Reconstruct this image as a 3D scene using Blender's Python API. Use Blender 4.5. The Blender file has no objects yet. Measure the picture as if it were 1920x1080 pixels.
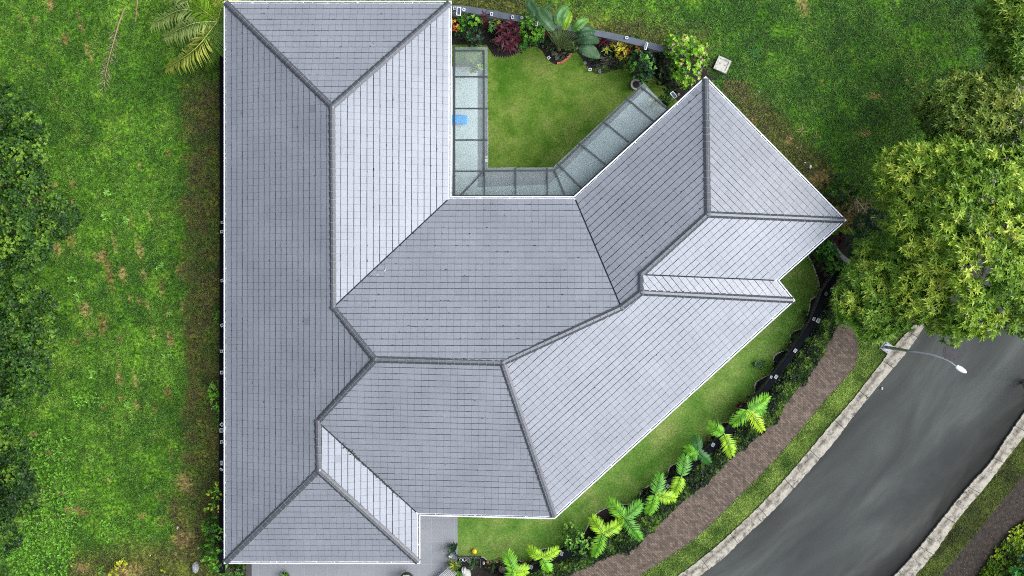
import bpy, bmesh, math, random
import numpy as np
from mathutils import Vector, Matrix, geometry

random.seed(7)
RS = np.random.RandomState(11)
sc = bpy.context.scene
COL = sc.collection

# ------------------------------------------------------------------ camera, sky, sun, exposure
H = 60.0        # drone height above the ground
F = 1800.0      # focal length in pixels of the 1920 px wide frame
cam_d = bpy.data.cameras.new('camera')
cam = bpy.data.objects.new('camera', cam_d)
COL.objects.link(cam)
cam.location = (0, 0, H)
cam.rotation_euler = (0, 0, 0)
cam_d.sensor_width = 36.0
cam_d.lens = 36.0 * F / 1920.0
cam_d.clip_start = 0.5
cam_d.clip_end = 3000
sc.camera = cam

SUN_AZ = math.radians(8)      # measured from +X (picture right) towards +Y (picture up)
SUN_EL = math.radians(38)
world = bpy.data.worlds.new("World")
sc.world = world
world.use_nodes = True
wn = world.node_tree
wn.nodes.clear()
w_out = wn.nodes.new('ShaderNodeOutputWorld')
w_bg = wn.nodes.new('ShaderNodeBackground')
w_sky = wn.nodes.new('ShaderNodeTexSky')
w_sky.sky_type = 'NISHITA'
w_sky.sun_disc = False
w_sky.sun_elevation = SUN_EL
w_sky.sun_rotation = math.pi / 2 - SUN_AZ
w_sky.dust_density = 4.0
w_sky.ozone_density = 1.0
# a veil of cloud: pulls the blue sky towards grey white
w_mix = wn.nodes.new('ShaderNodeMixRGB')
w_mix.inputs[0].default_value = 0.62
w_tc = wn.nodes.new('ShaderNodeTexCoord')
w_ns = wn.nodes.new('ShaderNodeTexNoise')
w_ns.inputs['Scale'].default_value = 2.2
w_ns.inputs['Detail'].default_value = 6.0
w_cr = wn.nodes.new('ShaderNodeValToRGB')
w_cr.color_ramp.elements[0].position = 0.35
w_cr.color_ramp.elements[0].color = (5.2, 5.5, 6.0, 1)
w_cr.color_ramp.elements[1].position = 0.68
w_cr.color_ramp.elements[1].color = (11.5, 11.8, 12.2, 1)
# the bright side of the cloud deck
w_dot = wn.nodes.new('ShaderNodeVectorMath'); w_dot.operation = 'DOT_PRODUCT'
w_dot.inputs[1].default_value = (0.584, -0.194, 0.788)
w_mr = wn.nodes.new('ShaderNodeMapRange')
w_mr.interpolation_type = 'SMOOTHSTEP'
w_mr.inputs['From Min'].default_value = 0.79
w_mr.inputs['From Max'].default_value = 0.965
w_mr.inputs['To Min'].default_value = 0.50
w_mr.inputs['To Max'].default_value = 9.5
w_mul = wn.nodes.new('ShaderNodeVectorMath'); w_mul.operation = 'SCALE'
L = wn.links.new
L(w_tc.outputs['Generated'], w_ns.inputs['Vector'])
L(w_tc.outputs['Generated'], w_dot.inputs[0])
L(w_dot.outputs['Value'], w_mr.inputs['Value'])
L(w_ns.outputs['Fac'], w_cr.inputs['Fac'])
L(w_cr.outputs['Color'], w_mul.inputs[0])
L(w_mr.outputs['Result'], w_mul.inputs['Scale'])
L(w_sky.outputs['Color'], w_mix.inputs[1])
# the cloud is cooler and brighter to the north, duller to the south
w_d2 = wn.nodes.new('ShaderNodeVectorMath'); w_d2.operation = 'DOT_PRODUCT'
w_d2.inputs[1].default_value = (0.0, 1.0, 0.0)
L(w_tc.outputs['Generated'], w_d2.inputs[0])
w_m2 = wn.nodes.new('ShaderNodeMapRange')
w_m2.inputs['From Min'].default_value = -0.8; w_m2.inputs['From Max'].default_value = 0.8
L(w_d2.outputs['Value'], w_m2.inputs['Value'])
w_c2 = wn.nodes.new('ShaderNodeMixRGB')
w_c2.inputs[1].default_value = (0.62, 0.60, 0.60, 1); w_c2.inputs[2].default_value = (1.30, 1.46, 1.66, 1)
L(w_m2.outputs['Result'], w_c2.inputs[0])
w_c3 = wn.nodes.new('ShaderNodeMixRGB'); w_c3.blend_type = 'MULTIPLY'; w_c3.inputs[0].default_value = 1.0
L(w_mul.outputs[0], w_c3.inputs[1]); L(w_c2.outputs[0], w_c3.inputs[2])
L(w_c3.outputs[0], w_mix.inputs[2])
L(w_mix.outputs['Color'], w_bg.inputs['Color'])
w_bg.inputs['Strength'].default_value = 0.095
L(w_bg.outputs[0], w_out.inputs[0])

sun_d = bpy.data.lights.new('sun', 'SUN')
sun = bpy.data.objects.new('sun', sun_d)
COL.objects.link(sun)
sun_d.energy = 1.9
sun_d.angle = math.radians(28)
sun_d.color = (1.0, 0.98, 0.95)
sdir = Vector((math.cos(SUN_AZ) * math.cos(SUN_EL), math.sin(SUN_AZ) * math.cos(SUN_EL), math.sin(SUN_EL)))
sun.rotation_euler = sdir.to_track_quat('Z', 'Y').to_euler()
sun.location = sdir * 80

sc.view_settings.view_transform = 'Standard'
sc.view_settings.look = 'None'
sc.view_settings.gamma = 1
sc.view_settings.exposure = 0.27
sc.view_settings.use_curve_mapping = False
sc.render.engine = 'CYCLES'
sc.cycles.use_denoising = False
sc.cycles.use_adaptive_sampling = False
sc.cycles.sample_clamp_indirect = 2.0
sc.cycles.max_bounces = 5
sc.cycles.pixel_filter_type = 'BLACKMAN_HARRIS'
sc.cycles.filter_width = 1.05
sc.cycles.transparent_max_bounces = 12
sc.cycles.caustics_reflective = False
sc.cycles.caustics_refractive = False

# ------------------------------------------------------------------ helpers
def P(px, py, z=0.0):
    s = (H - z) / F
    return Vector(((px - 960) * s, (540 - py) * s, z))

def lin(r, g=None, b=None, k=1.0):
    if g is None: r, g, b = r
    f = lambda c: ((c / 255.0) / 12.92 if c / 255.0 <= 0.04045 else (((c / 255.0) + 0.055) / 1.055) ** 2.4)
    return (f(r) * k, f(g) * k, f(b) * k)

def tag(o, label=None, cat=None, group=None, kind=None):
    if label: o['label'] = label
    if cat: o['category'] = cat
    if group: o['group'] = group
    if kind: o['kind'] = kind
    return o

def empty(name, loc, rz=0.0):
    o = bpy.data.objects.new(name, None)
    o.empty_display_size = 0.2
    o.location = loc
    o.rotation_euler = (0, 0, rz)
    COL.objects.link(o)
    return o

class MB:
    """collects polygons; build() links them as one mesh object. World coordinates unless parent given loc."""
    def __init__(s):
        s.v, s.f, s.m, s.c = [], [], [], []
    def poly(s, pts, mi=0, col=(1, 1, 1)):
        n = len(s.v)
        s.v.extend([tuple(p) for p in pts])
        s.f.append(tuple(range(n, n + len(pts))))
        s.m.append(mi); s.c.append(col)
    def box(s, c, size, rz=0.0, mi=0, col=(1, 1, 1), taper=1.0, tilt=0.0):
        hx, hy, hz = size[0] / 2, size[1] / 2, size[2] / 2
        M = Matrix.Translation(c) @ Matrix.Rotation(rz, 4, 'Z') @ Matrix.Rotation(tilt, 4, 'X')
        q = []
        for z in (-hz, hz):
            t = taper if z > 0 else 1.0
            for x, y in ((-hx, -hy), (hx, -hy), (hx, hy), (-hx, hy)):
                q.append(M @ Vector((x * t, y * t, z)))
        for a in ((3, 2, 1, 0), (4, 5, 6, 7), (0, 1, 5, 4), (1, 2, 6, 5), (2, 3, 7, 6), (3, 0, 4, 7)):
            s.poly([q[i] for i in a], mi, col)
    def tube(s, pts, rad, n=8, mi=0, col=(1, 1, 1), cap=True):
        pts = [Vector(p) for p in pts]
        rr = rad if isinstance(rad, (list, tuple)) else [rad] * len(pts)
        rings = []
        for i, p in enumerate(pts):
            d = (pts[min(i + 1, len(pts) - 1)] - pts[max(i - 1, 0)]).normalized()
            a = d.orthogonal().normalized() if i == 0 else (a - d * a.dot(d)).normalized()
            b = d.cross(a)
            rings.append([p + (a * math.cos(t) + b * math.sin(t)) * rr[i] for t in [2 * math.pi * k / n for k in range(n)]])
        for i in range(len(rings) - 1):
            for k in range(n):
                s.poly([rings[i][k], rings[i][(k + 1) % n], rings[i + 1][(k + 1) % n], rings[i + 1][k]], mi, col)
        if cap:
            s.poly(rings[0][::-1], mi, col); s.poly(rings[-1], mi, col)
    def lathe(s, prof, c=(0, 0, 0), n=16, mi=0, col=(1, 1, 1)):
        c = Vector(c)
        rings = [[c + Vector((r * math.cos(2 * math.pi * k / n), r * math.sin(2 * math.pi * k / n), z)) for k in range(n)] for r, z in prof]
        for i in range(len(rings) - 1):
            for k in range(n):
                s.poly([rings[i][k], rings[i][(k + 1) % n], rings[i + 1][(k + 1) % n], rings[i + 1][k]], mi, col)
        s.poly(rings[0][::-1], mi, col); s.poly(rings[-1], mi, col)
    def ball(s, c, r, n=12, mi=0, col=(1, 1, 1), sq=1.0):
        prof = [(r * math.sin(math.pi * k / n), -r * sq * math.cos(math.pi * k / n)) for k in range(1, n)]
        s.lathe(prof, c, n, mi, col)
    def build(s, name, mats, parent=None, smooth=False, merge=True):
        me = bpy.data.meshes.new(name)
        off = parent.matrix_basis.inverted() if parent is not None else Matrix.Identity(4)
        if parent is not None and parent.parent is not None:
            off = (parent.parent.matrix_basis @ parent.matrix_basis).inverted()
        me.from_pydata([off @ Vector(p) for p in s.v], [], s.f)
        if not isinstance(mats, (list, tuple)): mats = [mats]
        for m in mats: me.materials.append(m)
        me.polygons.foreach_set('material_index', s.m)
        at = me.color_attributes.new('Col', 'FLOAT_COLOR', 'CORNER')
        data = []
        for f, c in zip(s.f, s.c):
            data.extend([c[0], c[1], c[2], 1.0] * len(f))
        at.data.foreach_set('color', data)
        if merge:
            bm = bmesh.new(); bm.from_mesh(me)
            bmesh.ops.remove_doubles(bm, verts=bm.verts, dist=0.0004)
            bm.to_mesh(me); bm.free()
        if smooth:
            me.polygons.foreach_set('use_smooth', [True] * len(me.polygons))
        o = bpy.data.objects.new(name, me)
        COL.objects.link(o)
        if parent is not None: o.parent = parent
        return o

# numpy value noise
def _h(ix, iy, seed):
    n = (ix.astype(np.int64) * 374761393 + iy.astype(np.int64) * 668265263 + seed * 1274126177) & 0xffffffff
    n = ((n ^ (n >> 13)) * 1274126177) & 0xffffffff
    return ((n ^ (n >> 16)) & 0xffff) / 65535.0
def vnoise(x, y, seed=0):
    ix = np.floor(x); iy = np.floor(y); fx = x - ix; fy = y - iy
    fx = fx * fx * (3 - 2 * fx); fy = fy * fy * (3 - 2 * fy)
    a = _h(ix, iy, seed); b = _h(ix + 1, iy, seed); c = _h(ix, iy + 1, seed); d = _h(ix + 1, iy + 1, seed)
    return (a * (1 - fx) + b * fx) * (1 - fy) + (c * (1 - fx) + d * fx) * fy
def fbm(x, y, sc_, oct=4, seed=0):
    t = 0; a = 0.5; tot = 0; x = np.asarray(x, float) * sc_; y = np.asarray(y, float) * sc_
    for i in range(oct):
        t = t + a * vnoise(x, y, seed + i); tot += a; a *= 0.55; x = x * 2.03 + 7.1; y = y * 2.03 + 3.7
    return t / tot
def sstep(a, b, x):
    t = np.clip((x - a) / (b - a), 0, 1)
    return t * t * (3 - 2 * t)

# ------------------------------------------------------------------ materials
def mat_nodes(name):
    m = bpy.data.materials.new(name); m.use_nodes = True
    nt = m.node_tree; bs = nt.nodes['Principled BSDF']
    return m, nt, bs
def node(nt, t, **kw):
    n = nt.nodes.new(t)
    for k, v in kw.items(): setattr(n, k, v)
    return n
def noise(nt, scale, detail=4, rough=0.6, vec=None, dist=0.0):
    n = node(nt, 'ShaderNodeTexNoise')
    n.inputs['Scale'].default_value = scale; n.inputs['Detail'].default_value = detail
    n.inputs['Roughness'].default_value = rough; n.inputs['Distortion'].default_value = dist
    if vec is None:
        vec = node(nt, 'ShaderNodeTexCoord').outputs['Object']
    nt.links.new(vec, n.inputs['Vector'])
    return n.outputs['Fac']
def ramp(nt, src, stops):
    r = node(nt, 'ShaderNodeValToRGB'); e = r.color_ramp.elements
    while len(e) < len(stops): e.new(0.5)
    for i, (p, c) in enumerate(stops):
        e[i].position = p; e[i].color = (c[0], c[1], c[2], 1)
    nt.links.new(src, r.inputs['Fac'])
    return r.outputs['Color']
def mul(nt, a, b, fac=1.0, mode='MULTIPLY'):
    m = node(nt, 'ShaderNodeMixRGB', blend_type=mode)
    if isinstance(fac, float): m.inputs[0].default_value = fac
    else: nt.links.new(fac, m.inputs[0])
    for i, s in ((1, a), (2, b)):
        if isinstance(s, tuple): m.inputs[i].default_value = (s[0], s[1], s[2], 1)
        else: nt.links.new(s, m.inputs[i])
    return m.outputs['Color']
def bump(nt, bs, src, strength=0.3, dist=0.02):
    b = node(nt, 'ShaderNodeBump')
    b.inputs['Strength'].default_value = strength; b.inputs['Distance'].default_value = dist
    nt.links.new(src, b.inputs['Height']); nt.links.new(b.outputs[0], bs.inputs['Normal'])

def plain(name, col, rough=0.6, metal=0.0, var=0.25, scale=9.0, spec=0.5, bmp=0.0):
    m, nt, bs = mat_nodes(name)
    c = ramp(nt, noise(nt, scale, 5, 0.65), [(0.3, tuple(x * (1 - var) for x in col)), (0.7, tuple(min(1, x * (1 + var)) for x in col))])
    nt.links.new(c, bs.inputs['Base Color'])
    bs.inputs['Roughness'].default_value = rough; bs.inputs['Metallic'].default_value = metal
    bs.inputs['Specular IOR Level'].default_value = spec
    if bmp: bump(nt, bs, noise(nt, scale * 6, 4), bmp, 0.01)
    return m

def attr_col(nt):
    a = node(nt, 'ShaderNodeAttribute'); a.attribute_name = 'Col'
    return a.outputs['Color']

# roof tile: grey glazed concrete, per tile tone in Col
M_TILE, nt, bs = mat_nodes('roof_tile')
c = mul(nt, attr_col(nt), ramp(nt, noise(nt, 14, 6, 0.75), [(0.25, (0.84, 0.84, 0.85)), (0.75, (1.1, 1.1, 1.1))]))
c = mul(nt, c, ramp(nt, noise(nt, 0.35, 3, 0.6), [(0.3, (0.88, 0.88, 0.885)), (0.7, (1.07, 1.07, 1.065))]))
vs = noise(nt, 3.2, 2, 0.5)
c = mul(nt, c, ramp(nt, vs, [(0.74, (1, 1, 1)), (0.80, (0.55, 0.55, 0.56))]))
nt.links.new(c, bs.inputs['Base Color'])
bs.inputs['Roughness'].default_value = 0.36
bs.inputs['Specular IOR Level'].default_value = 1.0
bump(nt, bs, noise(nt, 26, 5, 0.7), 0.55, 0.012)

M_DARK = plain('roof_underlay', (0.035, 0.037, 0.045), 0.85)
M_MORTAR = plain('ridge_mortar', (0.24, 0.24, 0.24), 0.8, var=0.3)
M_WHITE, nt, bs = mat_nodes('white_gutter_paint')
c = ramp(nt, noise(nt, 1.1, 6, 0.75), [(0.26, (0.5, 0.5, 0.51)), (0.42, (0.8, 0.8, 0.81)), (0.75, (0.86, 0.86, 0.87))])
nt.links.new(c, bs.inputs['Base Color']); bs.inputs['Roughness'].default_value = 0.35
M_RENDER = plain('wall_render', (0.66, 0.65, 0.62), 0.85, var=0.06, scale=2, bmp=0.1)
M_MOSS = plain('valley_moss', (0.05, 0.06, 0.045), 0.95)
M_BEAM = plain('black_steel', (0.035, 0.037, 0.04), 0.45, var=0.15)
M_COPING = plain('slate_coping', (0.085, 0.097, 0.12), 0.6, var=0.25, scale=1.5)
M_COPINGD = plain('black_coping', (0.005, 0.0055, 0.008), 0.9, var=0.3, scale=1.5, spec=0.08)
M_WALLG = plain('grey_wall_paint', (0.33, 0.33, 0.32), 0.85, var=0.2, scale=2)
M_WALLD = plain('dark_wall_paint', (0.05, 0.05, 0.055), 0.85, var=0.2, scale=2)
M_FRAME = plain('white_plastic', (0.80, 0.80, 0.80), 0.4, var=0.04)
M_PANEL = plain('solar_cell', (0.07, 0.08, 0.10), 0.2, var=0.2, scale=30)
M_BARK = plain('bark', (0.16, 0.12, 0.085), 0.9, var=0.4, scale=6, bmp=0.5)
M_BARKG = plain('pale_bark', (0.30, 0.26, 0.20), 0.9, var=0.3, scale=6, bmp=0.4)
M_DECK = plain('terrace_floor', (0.52, 0.54, 0.53), 0.6, var=0.05, scale=1.2)
M_APRON = plain('terrace_apron', (0.13, 0.135, 0.13), 0.8, var=0.2, scale=3)
M_SOIL = plain('garden_soil', (0.016, 0.012, 0.008), 0.95, var=0.6, scale=5, bmp=0.8)
M_PEB = plain('edging_stone', (0.50, 0.45, 0.38), 0.8, var=0.35, scale=8)
M_BRICKC = plain('orange_clay', (0.45, 0.15, 0.07), 0.8, var=0.4, scale=12)
M_GALV = plain('galvanised_steel', (0.25, 0.26, 0.27), 0.4, metal=0.6, var=0.15)

# leaves: colour from Col, thin translucency
def leaf_mat(name, rough=0.45, trans=0.3):
    m, nt, bs = mat_nodes(name)
    c = mul(nt, attr_col(nt), ramp(nt, noise(nt, 4, 3), [(0.3, (0.85, 0.85, 0.85)), (0.7, (1.15, 1.12, 1.1))]))
    nt.links.new(c, bs.inputs['Base Color']); bs.inputs['Roughness'].default_value = rough
    bs.inputs['Specular IOR Level'].default_value = 0.4
    tr = node(nt, 'ShaderNodeBsdfTranslucent'); nt.links.new(c, tr.inputs['Color'])
    mx = node(nt, 'ShaderNodeMixShader'); mx.inputs[0].default_value = trans
    nt.links.new(bs.outputs[0], mx.inputs[1]); nt.links.new(tr.outputs[0], mx.inputs[2])
    nt.links.new(mx.outputs[0], nt.nodes['Material Output'].inputs['Surface'])
    return m
M_LEAF = leaf_mat('leaf')
M_GRASS = leaf_mat('grass_blade', 0.6, 0.25)

# ground: colour from Col plus fine grain
M_GROUND, nt, bs = mat_nodes('rough_grass_ground')
g1 = ramp(nt, noise(nt, 5.5, 6, 0.8), [(0.40, (0.22, 0.25, 0.22)), (0.5, (0.95, 0.95, 0.95)), (0.60, (2.1, 2.0, 1.7))])
g2 = ramp(nt, noise(nt, 0.9, 5, 0.65), [(0.3, (0.8, 0.8, 0.8)), (0.7, (1.2, 1.2, 1.15))])
c = mul(nt, mul(nt, attr_col(nt), g1), g2)
nt.links.new(c, bs.inputs['Base Color']); bs.inputs['Roughness'].default_value = 0.9
bs.inputs['Specular IOR Level'].default_value = 0.15
bump(nt, bs, noise(nt, 7, 6, 0.8), 0.9, 0.06)

def lawn_mat(name, cols, tone=1.0):
    m, nt, bs = mat_nodes(name)
    a = ramp(nt, noise(nt, 0.42, 6, 0.66, dist=0.4), [(0.34, cols[0]), (0.5, cols[1]), (0.68, cols[2])])
    a = mul(nt, a, ramp(nt, noise(nt, 9, 6, 0.85), [(0.35, (0.56, 0.60, 0.56)), (0.65, (1.42, 1.38, 1.32))]))
    a = mul(nt, a, ramp(nt, noise(nt, 1.7, 3, 0.6), [(0.3, (0.82, 0.85, 0.8)), (0.7, (1.15, 1.12, 1.1))]))
    nt.links.new(a, bs.inputs['Base Color']); bs.inputs['Roughness'].default_value = 0.95
    bs.inputs['Specular IOR Level'].default_value = 0.1
    bump(nt, bs, noise(nt, 16, 5, 0.8), 0.7, 0.03)
    return m
M_LAWN = lawn_mat('mown_lawn', [lin(76, 114, 42), lin(100, 128, 58), lin(128, 140, 78)])
M_LAWN2 = lawn_mat('courtyard_lawn', [lin(66, 102, 28), lin(94, 118, 46), lin(120, 130, 68)])
M_VERGE = lawn_mat('verge_grass', [lin(74, 108, 36), lin(106, 128, 58), lin(142, 136, 92)])
M_VERGE2 = lawn_mat('dull_verge_grass', [lin(40, 50, 20), lin(72, 78, 34), lin(100, 106, 50)])  # dull olive brown grass of the outer verge

def uv_vec(nt, sx, sy):
    u = node(nt, 'ShaderNodeUVMap'); mp = node(nt, 'ShaderNodeMapping')
    mp.inputs['Scale'].default_value = (sx, sy, 1)
    nt.links.new(u.outputs[0], mp.inputs[0])
    return mp.outputs[0]
# asphalt: uv.x metres along, uv.y 0..1 across
M_ROAD, nt, bs = mat_nodes('asphalt')
st = ramp(nt, noise(nt, 1.0, 4, 0.55, uv_vec(nt, 0.10, 3.4), 0.6), [(0.30, lin(54, 55, 53)), (0.5, lin(68, 70, 67)), (0.70, lin(88, 91, 86))])
sp = node(nt, 'ShaderNodeSeparateXYZ'); nt.links.new(uv_vec(nt, 1, 1), sp.inputs[0])
wob = node(nt, 'ShaderNodeMath', operation='MULTIPLY_ADD')
nt.links.new(noise(nt, 1.0, 5, 0.6, uv_vec(nt, 0.16, 5.0), 0.8), wob.inputs[0]); wob.inputs[1].default_value = 0.36
ofs = node(nt, 'ShaderNodeMath', operation='SUBTRACT'); nt.links.new(sp.outputs[1], ofs.inputs[0]); ofs.inputs[1].default_value = 0.18
nt.links.new(ofs.outputs[0], wob.inputs[2])
edge = ramp(nt, wob.outputs[0], [(0.0, (0.6, 0.58, 0.56)), (0.12, (0.82, 0.81, 0.8)), (0.3, (1, 1, 1)), (0.66, (1, 1, 1)), (0.86, (0.62, 0.6, 0.57)), (0.97, (0.2, 0.18, 0.16))])
c = mul(nt, st, edge)
c = mul(nt, c, ramp(nt, noise(nt, 22, 5, 0.8), [(0.3, (0.78, 0.78, 0.78)), (0.7, (1.22, 1.22, 1.22))]))
c = mul(nt, c, ramp(nt, noise(nt, 5.5, 2, 0.4), [(0.80, (1, 1, 1)), (0.83, (2.2, 2.2, 2.2))]))
nt.links.new(c, bs.inputs['Base Color']); bs.inputs['Roughness'].default_value = 0.8
bs.inputs['Specular IOR Level'].default_value = 0.25
bump(nt, bs, noise(nt, 40, 4), 0.3, 0.006)
# kerb concrete with dark weathering
M_KERB, nt, bs = mat_nodes('weathered_kerb_concrete')
c = ramp(nt, noise(nt, 1.0, 9, 0.82, uv_vec(nt, 2.2, 1.8), 0.0), [(0.45, lin(180, 172, 156)), (0.54, lin(150, 142, 128)), (0.60, lin(88, 83, 74))])
sp = node(nt, 'ShaderNodeSeparateXYZ'); nt.links.new(uv_vec(nt, 1, 1), sp.inputs[0])
st = ramp(nt, noise(nt, 1.0, 9, 0.85, uv_vec(nt, 1.6, 1.0), 0.0), [(0.42, (1, 1, 1)), (0.51, (0.42, 0.4, 0.37))])
msk = ramp(nt, sp.outputs[1], [(0.05, (0, 0, 0)), (0.38, (1, 1, 1)), (0.62, (0, 0, 0))])
c = mul(nt, c, mul(nt, (1.0, 1.0, 1.0), st, msk, 'MIX'))
c = mul(nt, c, ramp(nt, noise(nt, 30, 4, 0.8), [(0.3, (0.82, 0.82, 0.82)), (0.7, (1.1, 1.1, 1.1))]))
_d = node(nt, 'ShaderNodeMath', operation='DIVIDE'); nt.links.new(sp.outputs[0], _d.inputs[0]); _d.inputs[1].default_value = 2.4
_f = node(nt, 'ShaderNodeMath', operation='FRACT'); nt.links.new(_d.outputs[0], _f.inputs[0])
c = mul(nt, c, ramp(nt, _f.outputs[0], [(0.0, (0.12, 0.11, 0.10)), (0.014, (0.2, 0.19, 0.18)), (0.018, (1, 1, 1))]))
nt.links.new(c, bs.inputs['Base Color']); bs.inputs['Roughness'].default_value = 0.9
bump(nt, bs, noise(nt, 12, 6, 0.8), 0.5, 0.015)
# brick paving
def brick_mat(name, c1, c2, mo, w, h, rot, uv=False, morts=0.012, var=(0.62, 1.25)):
    m, nt, bs = mat_nodes(name)
    mp = node(nt, 'ShaderNodeMapping'); mp.inputs['Rotation'].default_value = (0, 0, rot)
    tc = node(nt, 'ShaderNodeTexCoord'); nt.links.new(tc.outputs['Object'], mp.inputs[0])
    b = node(nt, 'ShaderNodeTexBrick')
    b.inputs['Scale'].default_value = 1.0
    b.inputs['Brick Width'].default_value = w; b.inputs['Row Height'].default_value = h
    b.inputs['Mortar Size'].default_value = morts; b.inputs['Color1'].default_value = (*c1, 1)
    b.inputs['Color2'].default_value = (*c2, 1); b.inputs['Mortar'].default_value = (*mo, 1)
    nt.links.new(mp.outputs[0], b.inputs['Vector'])
    c = mul(nt, b.outputs['Color'], ramp(nt, noise(nt, 2.2, 7, 0.8), [(0.3, (var[0],) * 3), (0.7, (var[1],) * 3)]))
    nt.links.new(c, bs.inputs['Base Color']); bs.inputs['Roughness'].default_value = 0.9
    return m, b
M_BRICK, _b = brick_mat('paving_bricks', lin(86, 73, 62), lin(126, 107, 92), lin(72, 63, 54), 0.22, 0.115, 0.75)
M_DRIVE, _b = brick_mat('driveway_tile', lin(132, 132, 134), lin(136, 136, 138), lin(146, 146, 146), 0.72, 0.72, 0.0, morts=0.012, var=(0.92, 1.06))
_b.offset = 0.0
M_MULCH = plain('brown_mulch', (0.034, 0.025, 0.018), 0.95, var=0.75, scale=4, bmp=0.9)

# milky greenish canopy glass
M_GLASS = bpy.data.materials.new('canopy_glass'); M_GLASS.use_nodes = True
nt = M_GLASS.node_tree; nt.nodes.clear()
o_ = node(nt, 'ShaderNodeOutputMaterial')
tr = node(nt, 'ShaderNodeBsdfTransparent'); tr.inputs[0].default_value = (0.88, 0.94, 0.92, 1)
df = node(nt, 'ShaderNodeBsdfDiffuse')
nt.links.new(ramp(nt, noise(nt, 0.9, 5, 0.7), [(0.3, (0.55, 0.60, 0.59)), (0.7, (0.80, 0.84, 0.83))]), df.inputs[0])
gl = node(nt, 'ShaderNodeBsdfGlossy'); gl.inputs['Roughness'].default_value = 0.0
fr = node(nt, 'ShaderNodeFresnel'); fr.inputs[0].default_value = 1.5
m1 = node(nt, 'ShaderNodeMixShader'); m1.inputs[0].default_value = 0.13
nt.links.new(tr.outputs[0], m1.inputs[1]); nt.links.new(df.outputs[0], m1.inputs[2])
m2 = node(nt, 'ShaderNodeMixShader'); nt.links.new(fr.outputs[0], m2.inputs[0])
nt.links.new(m1.outputs[0], m2.inputs[1]); nt.links.new(gl.outputs[0], m2.inputs[2])
nt.links.new(m2.outputs[0], o_.inputs[0])
M_WINGLASS = plain('window_glass', (0.03, 0.04, 0.045), 0.05, var=0.1)

# ------------------------------------------------------------------ ground sheet
BROWN = [(97,5,8,12),(120,75,4,8),(38,37,5,8),(66,38,4,6),(153,52,5,9),(148,30,3,9),(164,92,5,14),(171,110,3,10),(95,12,6,9),(123,72,6,12),
 (255,20,3,8),(316,290,5,11),(262,310,4,8),(137,345,6,9),(135,380,5,8),(281,405,4,12),(245,415,4,16),(215,455,4,18),(262,465,6,22),
 (130,440,10,22),(108,466,8,12),(185,482,9,10),(203,505,7,42),(230,515,8,14),(270,515,5,13),(303,540,5,18),(335,510,4,12),(95,350,14,8),
 (160,580,10,15),(193,608,10,22),(243,560,4,6),(278,572,5,7),(312,585,4,14),(342,575,3,16),(168,628,9,6),(143,640,6,8),(224,635,4,10),
 (288,622,4,13),(318,635,7,18),(223,680,5,12),(224,710,6,14),(255,715,5,18),(227,745,6,9),(256,760,5,10),(315,735,7,16),(291,765,3,11),
 (192,765,6,4),(262,565,5,6),(62,815,8,5),(92,848,7,4),(70,855,5,4),(53,890,8,10),(120,925,11,5),(135,955,15,7),(157,962,12,6),(95,973,12,5),
 (320,850,4,12),(264,968,9,6),(303,978,8,7),(155,1065,14,7),(345,1010,22,14),(300,930,7,6),(132,955,8,5),(203,900,5,4),(345,905,16,16),
 (1505,5,13,24),(1543,155,5,6),(1620,250,14,5),(1725,120,3,9),(1700,150,7,4),(1480,262,8,10),(1600,395,36,26),(1535,335,20,14),
 (240,1070,30,12),(1640,180,16,5)]
GK = 1.0
def ground_col(px, py):
    px = np.asarray(px, float); py = np.asarray(py, float)
    n1 = fbm(px, py, 0.012, 5, 3); n2 = fbm(px, py, 0.05, 4, 9); n3 = fbm(px, py, 0.17, 3, 21)
    A = np.array(lin(62, 100, 22)); B = np.array(lin(94, 136, 36)); C = np.array(lin(116, 138, 52))
    t = np.clip((n1 - 0.3) * 1.7 + (n2 - 0.5) * 0.9, 0, 1)[..., None]
    g = A * (1 - t) + B * t
    t2 = np.clip((n2 - 0.56) * 2.0, 0, 0.35)[..., None]
    g = g * (1 - t2) + C * t2
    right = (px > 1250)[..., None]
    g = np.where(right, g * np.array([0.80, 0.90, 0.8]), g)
    # a strip of thin, dying grass beside the long west wall
    olive = np.array(lin(100, 100, 42)); br = np.array(lin(90, 76, 52)); mixn = np.clip((n3 - 0.4) * 3, 0, 1)[..., None]
    dry = olive * (1 - mixn) + br * mixn
    edge = 346 + (n1 - 0.5) * 40 - 30 * sstep(880, 960, py)
    w = sstep(-12, 12, px - edge + (n2 - 0.5) * 24) * (px < 700) * sstep(110, 175, py + (n1 - 0.5) * 60)
    w = w * (0.52 + 0.40 * sstep(0.40, 0.58, n2))
    w = np.maximum(w, sstep(1005, 1050, py + (n1 - 0.5) * 60) * (px < 700) * (px > 130) * 0.8)
    # thin grass along the north wall and the north east eaves
    d1 = (95 + 0.0 * px) * 0 + ((px - 850) * 0.192 + 20 - py)
    w = np.maximum(w, (1 - sstep(20, 75, np.abs(d1) + (n2 - 0.5) * 60)) * (px > 845) * (px < 1330) * 0.75)
    d2 = np.abs((px - 1323) * 270 - (py - 143) * 264) / 377.0
    w = np.maximum(w, (1 - sstep(30, 64, d2 + (n2 - 0.5) * 26)) * (px > 1355) * (px < 1600) * (py > 150) * (py < 430) * 0.8)
    g = g * (1 - w[..., None]) + dry * w[..., None]
    earth = np.array(lin(144, 116, 80)); earth2 = np.array(lin(112, 82, 56))
    for (x, y, a, b) in BROWN:
        dx = px - x; dy = py - y
        if a < b: dx = dx - dy * 0.18
        d = (dx / (a * 1.3)) ** 2 + (dy / (b * 1.35)) ** 2
        k = np.clip(1.25 - d - (n3 - 0.3) * 1.3, 0, 1)[..., None] * 0.66
        e = earth if (x + y) % 3 else earth2
        g = g * (1 - k) + e * k
    return g * GK

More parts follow.
